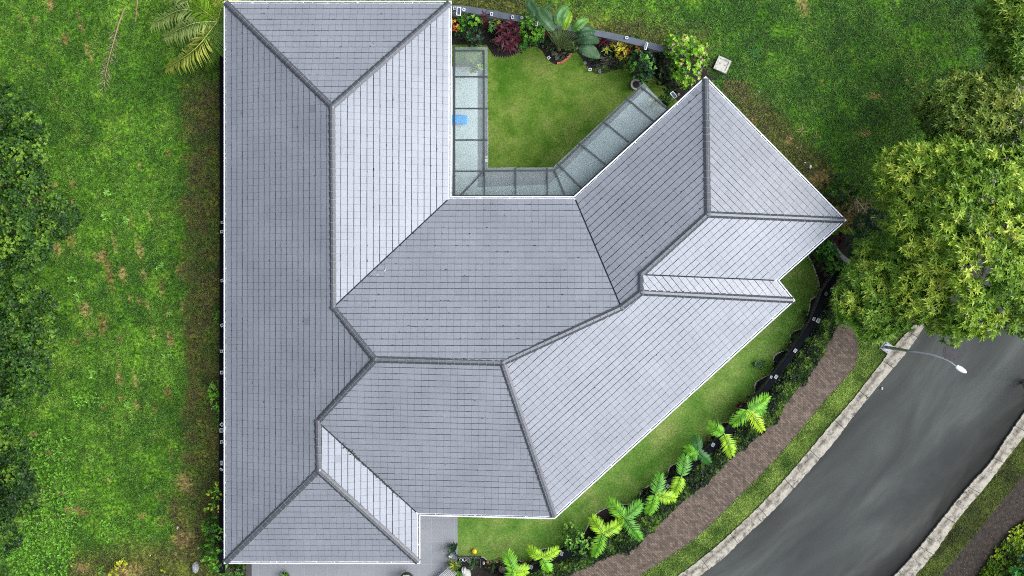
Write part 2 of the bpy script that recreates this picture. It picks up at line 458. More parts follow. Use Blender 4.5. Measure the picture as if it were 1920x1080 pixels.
def axis(lo, hi, step):
    a = list(np.arange(lo, hi + 1e-6, step))
    out, d = [], step
    x = lo
    while x > -600: d *= 1.7; x -= d; out.insert(0, x)
    x, d = a[-1], step
    post = []
    while x < 600: d *= 1.7; x += d; post.append(x)
    return np.array(out + a + post)
gx = axis(-35, 35, 0.13); gy = axis(-21, 21, 0.13)
GX, GY = np.meshgrid(gx, gy)
nx, ny = len(gx), len(gy)
co = np.stack([GX.ravel(), GY.ravel(), np.zeros(nx * ny)], 1)
idx = np.arange(nx * ny).reshape(ny, nx)
quads = np.stack([idx[:-1, :-1].ravel(), idx[:-1, 1:].ravel(), idx[1:, 1:].ravel(), idx[1:, :-1].ravel()], 1)
def np_mesh(name, co, quads, cols, mat, k=4):
    me = bpy.data.meshes.new(name)
    me.vertices.add(len(co)); me.vertices.foreach_set('co', np.asarray(co, np.float32).ravel())
    me.loops.add(quads.size); me.loops.foreach_set('vertex_index', quads.ravel().astype(np.int32))
    me.polygons.add(len(quads)); me.polygons.foreach_set('loop_start', np.arange(0, quads.size, k, dtype=np.int32))
    if cols is not None:
        at = me.color_attributes.new('Col', 'FLOAT_COLOR', 'POINT')
        c4 = np.ones((len(co), 4), np.float32); c4[:, :3] = cols
        at.data.foreach_set('color', c4.ravel())
    me.materials.append(mat)
    me.update(calc_edges=True)
    me.validate()
    return me
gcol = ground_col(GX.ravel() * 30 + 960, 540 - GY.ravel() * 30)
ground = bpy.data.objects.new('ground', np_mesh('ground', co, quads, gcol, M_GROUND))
COL.objects.link(ground); tag(ground, kind='structure')

# ------------------------------------------------------------------ flat sheets and strips
def smooth_line(pts, step=0.5):
    """Catmull-Rom through pixel points; returns world 2D points"""
    W = [P(x, y) for x, y in pts]
    W = [W[0] * 2 - W[1]] + W + [W[-1] * 2 - W[-2]]
    out = []
    for i in range(1, len(W) - 2):
        n = max(2, int((W[i + 1] - W[i]).length / step))
        for k in range(n):
            t = k / n; a, b, c, d = W[i - 1:i + 3]
            out.append(0.5 * ((2 * b) + (c - a) * t + (2 * a - 5 * b + 4 * c - d) * t * t + (3 * b - a - 3 * c + d) * t ** 3))
    out.append(W[-2])
    return out
def resample(L_, n):
    ds = [0]
    for a, b in zip(L_, L_[1:]): ds.append(ds[-1] + (b - a).length)
    out = []; j = 0
    for k in range(n):
        t = ds[-1] * k / (n - 1)
        while j < len(ds) - 2 and ds[j + 1] < t: j += 1
        f = (t - ds[j]) / max(1e-9, ds[j + 1] - ds[j])
        out.append(L_[j].lerp(L_[j + 1], min(1, max(0, f))))
    return out
def strip(name, left, right, z, mat, thick=0.0, n=160, jag=0.0, across=1):
    """band between two pixel polylines with uv.x metres along, uv.y 0..1 across"""
    A = resample(smooth_line(left), n); B = resample(smooth_line(right), n)
    me = bpy.data.meshes.new(name); bm = bmesh.new(); uvl = bm.loops.layers.uv.new('UVMap')
    s = 0; rows = []
    for i in range(n):
        if i: s += (A[i] - A[i - 1]).length
        jj = jag * (random.random() - 0.5); jk = jag * (random.random() - 0.5)
        d = (B[i] - A[i]); a = A[i] + d * jj; b = B[i] + d * jk
        row = []
        for k in range(across + 1):
            p = a.lerp(b, k / across)
            row.append((bm.verts.new((p.x, p.y, z)), (s, k / across)))
        if thick:
            row.insert(0, (bm.verts.new((a.x, a.y, z - thick)), (s, 0)))
            row.append((bm.verts.new((b.x, b.y, z - thick)), (s, 1)))
        rows.append(row)
    for r0, r1 in zip(rows, rows[1:]):
        for k in range(len(r0) - 1):
            q = [r0[k], r0[k + 1], r1[k + 1], r1[k]]
            f = bm.faces.new([x[0] for x in q])
            for l, x in zip(f.loops, q): l[uvl].uv = x[1]
    bmesh.ops.recalc_face_normals(bm, faces=bm.faces)
    if sum(f.normal.z for f in bm.faces) < 0:
        bmesh.ops.reverse_faces(bm, faces=bm.faces)
    bm.to_mesh(me); bm.free(); me.materials.append(mat)
    o = bpy.data.objects.new(name, me); COL.objects.link(o)
    return o, A, B
def sheet(name, pts, z, mat, smooth=False, wpts=None, parent=None):
    W = wpts or ([P(x, y) for x, y in pts] if not smooth else smooth_line(list(pts), 0.25))
    W = [Vector((p.x, p.y, z)) for p in W]
    me = bpy.data.meshes.new(name); bm = bmesh.new()
    vs_ = [bm.verts.new(p) for p in W]; f = bm.faces.new(vs_)
    if f.normal.z < 0 or f.calc_area() and (f.normal_update() or f.normal.z < 0): f.normal_flip()
    bmesh.ops.triangulate(bm, faces=bm.faces)
    bm.to_mesh(me); bm.free(); me.materials.append(mat)
    o = bpy.data.objects.new(name, me); COL.objects.link(o)
    return o

K_IN_L = [(1990,-260),(1955,-60),(1915,120),(1868,290),(1805,440),(1760,535),(1719,600),(1677,646),(1650,681),(1620,720),(1597,749),(1577,772),(1530,827),(1480,887),(1422,949),(1370,998),(1320,1042),(1265,1082),(1190,1128),(1090,1180),(960,1230)]
K_IN_R = [(2018,-260),(1983,-60),(1943,120),(1896,290),(1830,450),(1780,545),(1738,602),(1706,650),(1681,681),(1650,717),(1627,746),(1606,770),(1565,825),(1505,895),(1447,958),(1402,1000),(1356,1044),(1300,1086),(1212,1142),(1106,1198),(968,1252)]
K_OUT_L = [(2290,-200),(2245,0),(2190,200),(2120,400),(2050,560),(1975,695),(1892,810),(1860,860),(1807,920),(1762,976),(1710,1040),(1674,1080),(1600,1160),(1500,1240),(1360,1330)]
K_OUT_R = [(2320,-190),(2275,8),(2220,210),(2150,410),(2080,570),(2004,705),(1919,817),(1887,857),(1855,900),(1795,972),(1745,1042),(1712,1080),(1634,1166),(1530,1252),(1384,1348)]
o, _, _ = strip('road', [(x - 4, y - 4) for x, y in K_IN_R], [(x + 6, y + 6) for x, y in K_OUT_L], 0.012, M_ROAD, n=260, across=4); tag(o, kind='structure')
o, _, _ = strip('kerb', K_IN_L, K_IN_R, 0.15, M_KERB, 0.15, n=420, jag=0.06, across=3); tag(o, kind='structure')
o, _, _ = strip('kerb', K_OUT_L, K_OUT_R, 0.15, M_KERB, 0.15, n=420, jag=0.07, across=3); tag(o, kind='structure')
# brick path
PW_L = [(1578,600),(1560,628),(1530,682),(1515,702),(1475,755),(1430,810),(1370,860),(1305,917),(1240,978),(1190,1022),(1110,1057),(1055,1084),(940,1130)]
PW_R = [(1592,606),(1611,645),(1608,684),(1580,722),(1547,757),(1522,787),(1465,855),(1405,917),(1319,1002),(1265,1042),(1202,1082),(1110,1130),(980,1180)]
o, _, _ = strip('path', PW_L, PW_R, 0.03, M_BRICK, 0.03, n=140, jag=0.02); tag(o, kind='structure')
# verges
o, _, _ = strip('verge', [(x + 3, y + 2) for x, y in [(1640,560),(1640,610)] + PW_R[2:]], [(x + 5, y + 3) for x, y in [(1740,562),(1719,600)] + K_IN_L[7:19]], 0.018, M_VERGE, n=140); tag(o, kind='structure')
VO_R = [(2060,740),(1990,830),(1930,880),(1890,925),(1842,985),(1800,1035),(1760,1082),(1690,1170),(1600,1250)]
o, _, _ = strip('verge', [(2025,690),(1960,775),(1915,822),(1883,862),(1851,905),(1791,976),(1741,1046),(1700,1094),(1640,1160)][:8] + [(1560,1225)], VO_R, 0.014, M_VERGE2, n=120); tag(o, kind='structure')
o, _, _ = strip('mulch', [(x - 2, y - 2) for x, y in VO_R], [(2160,820),(2090,910),(2040,960),(1990,1010),(1950,1060),(1905,1110),(1850,1170),(1770,1260),(1700,1330)], 0.010, M_MULCH, n=100); tag(o, kind='structure')

# gardens
LAWN_C = [(915,96),(925,105),(945,108),(962,104),(978,94),(994,88),(1008,89),(1018,98),(1026,110),(1036,119),(1048,121),(1060,115),(1070,103),(1080,98),(1090,108),(1097,121),(1108,133),(1122,138),(1142,135),(1158,130),(1172,131),(1185,140),(1196,158),(1207,170),(1245,205),(1130,290),(1040,330),(905,330),(905,200)]
soil_n = sheet('soil', [(846,12),(1000,30),(1120,55),(1240,85),(1330,100),(1370,150),(1330,150),(1260,215),(1190,215),(1190,100),(1080,140),(1040,125),(846,125)], 0.008, M_SOIL); tag(soil_n, kind='structure')
o = sheet('lawn', LAWN_C, 0.016, M_LAWN2, True); tag(o, kind='structure')
o = sheet('lawn', [(846,84),(912,84),(925,104),(925,150),(846,150)], 0.012, M_LAWN2); tag(o, kind='structure')
o = sheet('lawn', [(1188,140),(1218,135),(1250,165),(1275,195),(1240,240),(1195,170)], 0.012, M_LAWN2); tag(o, kind='structure')
EDGE = [(1505,462),(1515,480),(1527,505),(1536,535),(1530,555),(1520,562),(1517,580),(1506,612),(1487,622),(1481,632),(1481,652),(1452,667),(1448,697),(1417,717),(1415,737),(1400,753),(1377,772),(1367,790),(1340,797),(1332,820),(1317,832),(1297,838),(1286,858),(1268,869),(1255,875),(1250,895),(1227,905),(1207,917),(1195,935),(1180,945),(1165,946),(1130,955),(1110,972),(1100,990),(1090,1005),(1060,1022),(1047,1030),(1030,1028),(1012,1031),(1000,1047),(985,1055),(972,1051),(945,1052),(922,1054),(907,1045),(896,1044),(858,1045)]
edge_w = smooth_line(EDGE, 0.2)
o = sheet('soil', None, 0.010, M_SOIL, wpts=[P(1480,440)] + [P(1600,440), P(1580,560), P(1500,700), P(1400,800), P(1250,930), P(1080,1040), P(960,1090), P(800,1100), P(846,1035)] + edge_w[::-1]); tag(o, kind='structure')
o = sheet('lawn', None, 0.016, M_LAWN, wpts=edge_w + [P(858,930), P(1030,900), P(1440,520)]); tag(o, kind='structure')
o = sheet('driveway', [(463,1010),(760,1010),(760,930),(858,930),(858,1050),(846,1100),(846,1150),(463,1150)], 0.022, M_DRIVE); tag(o, kind='structure')
# terrace: raised pale floor and the dark apron in front of it
tf = [(838,126),(895.5,126),(895.5,352),(1029,346),(1212,165),(1280,230),(1100,420),(820,420)]
def slab(name, pts, z, th, mat, parent=None):
    mb = MB(); W = [P(x, y) for x, y in pts]
    top = [Vector((p.x, p.y, z)) for p in W]; bot = [Vector((p.x, p.y, z - th)) for p in W]
    tri = geometry.tessellate_polygon([top])
    for t in tri:
        q = [top[i] for i in t]
        if (q[1] - q[0]).cross(q[2] - q[0]).z < 0: q.reverse()
        mb.poly(q)
    n = len(top)
    for i in range(n): mb.poly([top[i], top[(i + 1) % n], bot[(i + 1) % n], bot[i]])
    return mb.build(name, mat, parent)
tag(slab('terrace', tf, 0.14, 0.14, M_DECK), kind='structure')
tag(slab('paving', [(890,126),(913,126),(914,316),(1040,315),(1197,166),(1220,180),(1060,380),(890,380)], 0.05, 0.05, M_APRON), kind='structure')

# ================================================================== THE HOUSE
ZE = 3.6
TP = 0.345                        # roof pitch (rise over run)
CP = 1 / math.sqrt(1 + TP * TP); SP = TP * CP
E = dict(A=(420,2), B=(847,2), C=(846.5,368), D=(1076,368), E=(1323,143), F=(1587,413), G=(1461,526), H=(1491,563),
         I=(1040,973), J=(788,967), K=(788,1057), A2=(420,1057))
R = dict(R1=(622,200), R2=(624,577), R3=(703,674), R4=(942,680), R5=(595,790), R6=(597,882), R7=(1165,577),
         R8a=(1203,515), R8b=(1203,548), R9=(1327,402))
EW = {k: P(x, y, ZE) for k, (x, y) in E.items()}
FACES = [  # eave from, eave to, polygon, slope light and shade put into the tile colour
 ('A','A2',['A','A2','R6','R5','R3','R2','R1'], 0.95),
 ('A','B',['A','B','R1'], 1.03),
 ('B','C',['B','C','R2','R1'], 1.0),
 ('C','D',['C','D','R7','R4','R3','R2'], 1.0),
 ('D','E',['D','E','R9','R8a','R8b','R7'], 1.0),
 ('E','F',['E','F','R9'], 0.95),
 ('F','G',['F','G','R8a','R9'], 1.0),
 ('G','H',['G','H','R8b','R8a'], 1.0),
 ('H','I',['H','I','R4','R7','R8b'], 1.0),
 ('I','J',['I','J','R5','R3','R4'], 0.97),
 ('J','K',['J','K','R6','R5'], 1.0),
 ('K','A2',['K','A2','R6'], 0.97)]
cen = Vector((0, 0, 0))
def eave_frame(a, b):
    p0, p1 = EW[a], EW[b]
    u = (p1 - p0).normalized()
    n = Vector((-u.y, u.x, 0))
    return p0, u, n
frames = []
for a, b, poly, tone in FACES:
    p0, u, n = eave_frame(a, b)
    # inward side: towards the ridge vertices of the face
    q = P(*R[[k for k in poly if k in R][0]], ZE)
    if (q - p0).dot(n) < 0: n = -n
    frames.append((p0, u, n))
RW = {}
for k, (x, y) in R.items():
    z = ZE + 1.5
    for it in range(30):
        p = P(x, y, z)
        ds = [((p - p0).dot(n)) for (p0, u, n), f in zip(frames, FACES) if k in f[2]]
        z = 0.5 * z + 0.5 * (ZE + TP * sum(ds) / len(ds))
    RW[k] = P(x, y, z)
VW = dict(EW); VW.update(RW)

villa = empty('villa', P(800, 560, 0))
tag(villa, 'large angular villa with grey tiled hip roofs and white gutters around a courtyard', 'villa')

def pt_in(poly, p):
    c = False; j = len(poly) - 1
    for i in range(len(poly)):
        if (poly[i][1] > p[1]) != (poly[j][1] > p[1]) and p[0] < (poly[j][0] - poly[i][0]) * (p[1] - poly[i][1]) / (poly[j][1] - poly[i][1]) + poly[i][0]:
            c = not c
        j = i
    return c
def seg_d(p, a, b):
    ax, ay = a; bx, by = b; dx, dy = bx - ax, by - ay
    t = max(0, min(1, ((p[0] - ax) * dx + (p[1] - ay) * dy) / (dx * dx + dy * dy + 1e-12)))
    return math.hypot(p[0] - ax - t * dx, p[1] - ay - t * dy)
def clip_convex(sub, clip):
    out = sub
    n = len(clip)
    area = sum(clip[i][0] * clip[(i + 1) % n][1] - clip[(i + 1) % n][0] * clip[i][1] for i in range(n))
    if area < 0: clip = clip[::-1]
    for i in range(n):
        a, b = clip[i], clip[(i + 1) % n]
        inp, out = out, []
        if not inp: return []
        sd = lambda p: (b[0] - a[0]) * (p[1] - a[1]) - (b[1] - a[1]) * (p[0] - a[0])
        for k in range(len(inp)):
            p, q = inp[k - 1], inp[k]
            dp, dq = sd(p), sd(q)
            if dq >= 0:
                if dp < 0: out.append((p[0] + (q[0] - p[0]) * dp / (dp - dq), p[1] + (q[1] - p[1]) * dp / (dp - dq)))
                out.append(q)
            elif dp >= 0:
                out.append((p[0] + (q[0] - p[0]) * dp / (dp - dq), p[1] + (q[1] - p[1]) * dp / (dp - dq)))
    return out
TW, TG = 0.402, 0.372             # tile cover width and gauge
VALLEY = {('C','R2'), ('D','R7'), ('G','R8a'), ('J','R5')}
def roof_slope(fi):
    a, b, names, tone = FACES[fi]
    p0, u, n = frames[fi]
    s = n * CP + Vector((0, 0, SP)); nrm = Vector((-n.x * SP, -n.y * SP, CP))
    to2 = lambda w: ((w - p0).dot(u), (w - p0).dot(n) / CP)
    poly = [to2(VW[k]) for k in names]
    # pull valley edges back so the dark valley tray shows
    poly2 = list(poly); m = len(poly)
    cx = sum(p[0] for p in poly) / m; cy = sum(p[1] for p in poly) / m
    for i in range(m):
        e = (names[i], names[(i + 1) % m]); 
        if e in VALLEY or e[::-1] in VALLEY:
            ax, ay = poly[i]; bx, by = poly[(i + 1) % m]
            l = math.hypot(bx - ax, by - ay); nx_, ny_ = -(by - ay) / l, (bx - ax) / l
            if (cx - ax) * nx_ + (cy - ay) * ny_ < 0: nx_, ny_ = -nx_, -ny_
            d = 0.045
            for j in (i, (i + 1) % m): poly2[j] = (poly2[j][0] + nx_ * d, poly2[j][1] + ny_ * d)
    tris = geometry.tessellate_polygon([[Vector((p[0], p[1], 0)) for p in poly2]])
    mb = MB()
    up = lambda q, h: p0 + u * q[0] + s * q[1] + nrm * h
    for t in geometry.tessellate_polygon([[Vector((p[0], p[1], 0)) for p in poly]]):
        q = [up(poly[i], -0.02) for i in t]
        if (q[1] - q[0]).cross(q[2] - q[0]).z < 0: q.reverse()
        mb.poly(q, 1)
    umin = min(p[0] for p in poly) - TW; umax = max(p[0] for p in poly) + TW; vmax = max(p[1] for p in poly)
    rr = random.Random(100 + fi)
    row = 0; v = 0.185
    off = rr.random() * TW
    while v < vmax:
        x = umin + off
        wob = rr.uniform(-0.006, 0.006)
        while x < umax:
            g = 0.004
            j = rr.uniform(-0.004, 0.004)
            x0, x1 = x + g, x + TW - g
            v0, v1 = v + wob + rr.uniform(-0.007, 0.007), v + TG - 0.042
            cs = [(x0, v0), (x1, v0), (x1, v1), (x0, v1)]
            ins = [pt_in(poly2, c) for c in cs]
            near = min(seg_d(((x0 + x1) / 2, (v0 + v1) / 2), poly2[i], poly2[(i + 1) % m]) for i in range(m)) < 0.30
            if all(ins) and not near: parts_ = [cs]
            elif not near and not any(ins): parts_ = []
            else:
                parts_ = [clip_convex(cs, [poly2[i] for i in t]) for t in tris]
                parts_ = [q for q in parts_ if len(q) > 2 and abs(sum(q[i - 1][0] * q[i][1] - q[i][0] * q[i - 1][1] for i in range(len(q)))) > 1e-4]
            k = tone * rr.uniform(0.975, 1.025)  # slope factor is painted light, random factor the tile's own tone
            if rr.random() < 0.0022: k *= 0.78
            col = (0.236 * k, 0.241 * k, 0.260 * k)
            tx = rr.uniform(-0.006, 0.006); lift = rr.uniform(0, 0.004)
            for q in parts_:
                hgt = lambda c: 0.034 + lift - 0.026 * (c[1] - v) / TG + tx * (c[0] - x) / TW
                top = [up(c, hgt(c)) for c in q]
                if (top[1] - top[0]).cross(top[2] - top[0]).dot(nrm) < 0: top.reverse(); q = q[::-1]
                bot = [up(c, -0.015) for c in q]
                mb.poly(top, 0, col)
                for i in range(len(q)):
                    i2 = (i + 1) % len(q)
                    mb.poly([bot[i], bot[i2], top[i2], top[i]], 0, (col[0] * 0.9, col[1] * 0.9, col[2] * 0.9))
            x += TW
        v += TG; row += 1
    return mb.build('roof_slope', [M_TILE, M_DARK], villa, merge=False)
for i in range(len(FACES)): roof_slope(i)

# ridge and hip cappings: overlapping three sided caps with mortar joints
def face_norms(ka, kb):
    out = []
    for (p0, u, n), f in zip(frames, FACES):
        names = f[2]
        for i in range(len(names)):
            if {names[i], names[(i + 1) % len(names)]} == {ka, kb}: out.append(n)
    return out
CAPS = [('A','R1'),('B','R1'),('R1','R2'),('R2','R3'),('R3','R4'),('I','R4'),('R4','R7'),('R7','R8b'),('H','R8b'),('R8b','R8a'),('R8a','R9'),
        ('E','R9'),('F','R9'),('R3','R5'),('R5','R6'),('A2','R6'),('K','R6')]
def ridge_cap(ka, kb):
    a, b = VW[ka].copy(), VW[kb].copy()
    ns = face_norms(ka, kb)
    d = (b - a).normalized()
    side = Vector((-d.y, d.x, 0)).normalized()
    if ka in E: a = a + d * 0.16
    # slope of each flank measured across the ridge line
    fl = []
    for sgn in (1, -1):
        n = max(ns, key=lambda q: -(q.dot(side) * sgn)) if ns else -side * sgn
        fl.append(TP * max(0.15, abs(n.dot(side))))
    L_ = (b - a).length; num = max(1, round(L_ / 0.43)); step = L_ / num
    mb = MB(); upv = side.cross(d); upv = upv if upv.z > 0 else -upv
    rr = random.Random(hash((ka, kb)) & 0xff if False else sum(map(ord, ka + kb)))
    W2, T2 = 0.185, 0.06
    def sec(t, lift, wk=1.0):
        p = a + d * t
        pts = []
        for x, drop in ((W2 * wk, 1), (T2 * wk, 0), (-T2 * wk, 0), (-W2 * wk, 1)):
            f_ = fl[0] if x > 0 else fl[1]
            zz = 0.105 + lift - (abs(x) * f_ + 0.055 if drop else 0.0)
            pts.append(p + side * x + Vector((0, 0, zz)))
        return pts
    for i in range(num):
        k = rr.uniform(0.93, 1.07); col = (0.062 * k, 0.064 * k, 0.074 * k)
        l0 = 0.026 + rr.uniform(0, 0.006); l1 = 0.0
        A_ = sec(i * step, l0, 1.06); B_ = sec((i + 1) * step + 0.015, l1, 0.96)
        base = lambda S: [S[0] - Vector((0, 0, 0.09)), S[3] - Vector((0, 0, 0.09))]
        for j in range(3):
            q = [A_[j], B_[j], B_[j + 1], A_[j + 1]]
            if (q[1] - q[0]).cross(q[2] - q[0]).z < 0: q.reverse()
            mb.poly(q, 0, col)
        a0, a1 = base(A_); b0, b1 = base(B_)
        mb.poly([A_[0], a0, b0, B_[0]], 0, col); mb.poly([A_[3], B_[3], b1, a1], 0, col)
        mb.poly([A_[0], A_[1], A_[2], A_[3], a1, a0], 0, col)
        # mortar bead at the joint
        m0 = sec(i * step - 0.004, l0 + 0.004, 1.07); m1 = sec(i * step + 0.014, l0 + 0.003, 1.07)
        for j in range(3):
            q = [m0[j], m1[j], m1[j + 1], m0[j + 1]]
            if (q[1] - q[0]).cross(q[2] - q[0]).z < 0: q.reverse()
            mb.poly(q, 1, (1, 1, 1))
    # thin bright arris along both folds
    for x in (T2, -T2):
        for i in range(num):
            t0, t1 = i * step + 0.02, (i + 1) * step - 0.02
            z0, z1 = 0.105 + 0.029, 0.105 + 0.005
            p, q = a + d * t0, a + d * t1
            if x < 0 : continue
            mb.poly([p + side * (x + 0.008) + Vector((0, 0, z0)), q + side * (x + 0.008) + Vector((0, 0, z1)),
                     q + side * (x - 0.008) + Vector((0, 0, z1 + 0.002)), p + side * (x - 0.008) + Vector((0, 0, z0 + 0.002))], 2, (1, 1, 1))
    return mb.build('ridge_cap', [M_TILE, M_MORTAR, M_MORTAR], villa, merge=False)
for ka, kb in CAPS: ridge_cap(ka, kb)
# star shaped joint pieces where cappings meet
for k in RW:
    mb = MB()
    mb.lathe([(0.21, -0.03), (0.18, 0.08), (0.07, 0.140)], RW[k], 8, 0, (0.062, 0.064, 0.074))
    mb.build('ridge_joint', [M_TILE], villa)
# moss and leaf litter caught in the south valley
mb = MB(); rr = random.Random(5)
pj, pr = VW['J'], VW['R5']
for i in range(260):
    t = rr.random() ** 0.8
    if not (0.22 < t < 0.78): continue
    w = 0.035 + 0.05 * max(0, math.sin(t * 11))
    p = pj.lerp(pr, t) + Vector((rr.gauss(0, w), rr.gauss(0, w), 0.0)); 
    r_ = rr.uniform(0.012, 0.04)
    mb.box((p.x, p.y, p.z + 0.05 + rr.random() * 0.03), (r_ * 2, r_ * 1.6, r_), rr.random() * 3, 0, (1, 1, 1), 0.7)
mb.build('valley_litter', [M_MOSS], villa)['kind'] = 'stuff'

# specks of moss and dirt sitting on the course lines
mb = MB(); rr = random.Random(15)
for fi, cnt in ((3, 95), (1, 30), (4, 40), (0, 30), (2, 22), (8, 14), (9, 12)):
    p0, u, n = frames[fi]; names = FACES[fi][2]; s_v = n * CP + Vector((0, 0, SP)); nr = Vector((-n.x * SP, -n.y * SP, CP))
    pl = [((VW[k] - p0).dot(u), (VW[k] - p0).dot(n) / CP) for k in names]; k_ = 0
    while k_ < cnt:
        q = (rr.uniform(min(a[0] for a in pl), max(a[0] for a in pl)), 0.185 + TG * rr.randint(1, int(max(a[1] for a in pl) / TG)) - 0.02)
        if pt_in(pl, q):
            k_ += 1
            for m_ in range(rr.randint(1, 4)):
                w_ = p0 + u * (q[0] + rr.gauss(0, .04)) + s_v * (q[1] + rr.uniform(-.035, .02)) + nr * .035
                mb.box(w_, (rr.uniform(.03, .085), rr.uniform(.02, .045), .02), math.atan2(u.y, u.x) + rr.gauss(0, .3), 0, (1, 1, 1), .7)
mb.build('roof_moss', [M_MOSS], villa)['kind'] = 'stuff'
# gutter swept round the eaves with mitred corners
order = ['A','B','C','D','E','F','G','H','I','J','K','A2']
OUT = [EW[k] for k in order]
def offset(poly, d):
    n = len(poly); out = []
    area = sum(poly[i].x * poly[(i + 1) % n].y - poly[(i + 1) % n].x * poly[i].y for i in range(n))
    sg = 1 if area > 0 else -1
    for i in range(n):
        p, q, r = poly[i - 1], poly[i], poly[(i + 1) % n]
        d1 = (q - p).normalized(); d2 = (r - q).normalized()
        n1 = Vector((-d1.y, d1.x, 0)) * sg; n2 = Vector((-d2.y, d2.x, 0)) * sg
        b = (n1 + n2); b = b / max(0.2, b.dot(n1))
        out.append(q + b * d)
    return out
prof = [(0.012, -0.16), (0.0, -0.02), (0.0, 0.045), (0.055, 0.045), (0.07, 0.025), (0.08, 0.0), (0.115, 0.0), (0.122, 0.03), (0.13, 0.05), (0.225, 0.06), (0.225, -0.05)]
rings = []
for o_f, z_f in prof:
    rings.append([p + Vector((0, 0, z_f)) for p in offset(OUT, o_f)])
n = len(OUT)
for i in range(n):
    j = (i + 1) % n
    mb = MB()
    for k in range(len(prof) - 1):
        mb.poly([rings[k][i], rings[k + 1][i], rings[k + 1][j], rings[k][j]])
    # union collars along the run
    a, b = OUT[i], OUT[j]; d = (b - a); l = d.length; d.normalize()
    inn = (offset(OUT, 0.1)[i] + offset(OUT, 0.1)[j]) / 2 - (a + b) / 2
    nn = Vector((-d.y, d.x, 0)); nn = nn if nn.dot(inn) > 0 else -nn
    t = 1.7
    while t < l - 1:
        c = a + d * t + nn * 0.083
        mb.box((c.x, c.y, c.z - 0.005), (0.05, 0.172, 0.085), math.atan2(d.y, d.x))
        t += 3.15 + rr.uniform(-0.3, 0.3)
    t = 0.7
    while t < l - 0.3:
        c = a + d * t + nn * 0.083
        mb.box((c.x, c.y, c.z + 0.012), (0.018, 0.10, 0.012), math.atan2(d.y, d.x))
        t += 0.9
    mb.build('gutter', [M_WHITE], villa)
# soffit and walls with openings
inner = offset(OUT, 0.01)
sof = [Vector((p.x, p.y, ZE - 0.165)) for p in inner]
mb = MB()
for t in geometry.tessellate_polygon([sof]):
    q = [sof[i] for i in t]
    if (q[1] - q[0]).cross(q[2] - q[0]).z > 0: q.reverse()
    mb.poly(q)
mb.build('soffit', [M_RENDER], villa)
wl = offset(OUT, 0.75)
for i in range(n):
    j = (i + 1) % n
    a, b = wl[i], wl[j]; d = b - a; l = Vector((d.x, d.y, 0)).length; d = Vector((d.x / l, d.y / l, 0))
    mid_in = (offset(OUT, 0.9)[i] - wl[i]); nn = Vector((-d.y, d.x, 0)); nn = nn if nn.dot(mid_in) > 0 else -nn
    mb = MB()
    mb.poly([(a.x, a.y, 0), (b.x, b.y, 0), (b.x, b.y, ZE - 0.166), (a.x, a.y, ZE - 0.166)])
    mb.build('wall', [M_RENDER], villa)
    if l < 3.5: continue
    k = max(1, int(l / 4.2))
    for q in range(k):
        t = l * (q + 0.5) / k
        door = (i in (1, 2, 3)) 
        hgt = 2.3 if door else 1.3; z0 = 0.15 if door else 0.95; w = 2.0 if door else 1.5
        c = Vector((a.x, a.y, 0)) + d * t - nn * 0.03
        rz = math.atan2(d.y, d.x)
        f = MB()
        f.box((c.x, c.y, z0 + hgt / 2 + hgt / 2 - 0.04), (w, 0.09, 0.08), rz); f.box((c.x, c.y, z0 + 0.04), (w, 0.09, 0.08), rz)
        for sgn in (-1, 0, 1):
            e = c + d * sgn * (w / 2 - 0.04)
            f.box((e.x, e.y, z0 + hgt / 2), (0.07, 0.085, hgt - 0.162), rz)
        wo = f.build('glass_door' if door else 'window', [M_BEAM], villa)
        g = MB(); g.box((c.x + nn.x * 0.012, c.y + nn.y * 0.012, z0 + hgt / 2), (w - 0.1, 0.02, hgt - 0.1), rz)
        g.build('pane', [M_WINGLASS], wo)

# ================================================================== GLASS CANOPY
ZC = 2.85
ZB = 0.085     # bars stand on the glass
can = empty('glass_canopy', P(915, 330, 0))
tag(can, 'greenish glass canopy on black steel bars wrapping the courtyard side of the villa', 'canopy')
O_ = [(914.5,88),(915,314.5),(1037,313.5),(1207,155)]
I_ = [(850,88),(850,368),(1077,368),(1253,204)]
Bm = [(907.5,95),(907.5,320.5),(1040,319.5),(1202,163)]      # inner longitudinal bar
def lerp2(a, b, t): return (a[0] + (b[0] - a[0]) * t, a[1] + (b[1] - a[1]) * t)
def pane(pts):
    mb = MB(); W = [P(x, y, ZC) for x, y in pts]
    c = sum(W, Vector()) / len(W); W = [c + (w - c) * 0.998 for w in W]
    if (W[1] - W[0]).cross(W[2] - W[0]).z < 0: W.reverse()
    T = [w + Vector((0, 0, 0.012)) for w in W]
    mb.poly(T); mb.poly(W[::-1])
    for i in range(len(W)): mb.poly([W[i], W[(i + 1) % len(W)], T[(i + 1) % len(W)], T[i]])
    mb.build('pane', [M_GLASS], can)
ys = [88, 144, 203.5, 262.5, 321]
for a, b in zip(ys, ys[1:]): pane([(850, a), (914.6, a), (914.9, min(b, 315)), (907, b), (850, b)] if b == 321 else [(850, a), (914.6, a), (914.6, b), (850, b)])
pane([(850,321),(907,321),(862,368),(850,368)])
pane([(907,321),(862,368),(908,368),(908.5,321)])
for a, b in ((908.5, 967), (967, 1026.5)):
    pane([(a if a > 910 else 915, 314.4), (b, 313.6), (b, 368), (a, 368)] + ([(908.5, 320.5)] if a < 910 else []))
pane([(1026.5,313.6),(1037,313.5),(1040,319.5),(1060,368),(1026.5,368)])
ts_o = [(1045,306),(1085.5,268),(1130,226.5),(1175,184.5),(1207,155)]
ts_i = [(1090,352.5),(1135,308),(1179.5,266.5),(1225,227),(1253,204)]
pane([(1037,313.5),(1045,306),(1090,352.5),(1077,368),(1060,368),(1040,319.5)])
for k in range(4): pane([ts_o[k], ts_o[k + 1], ts_i[k + 1], ts_i[k]])
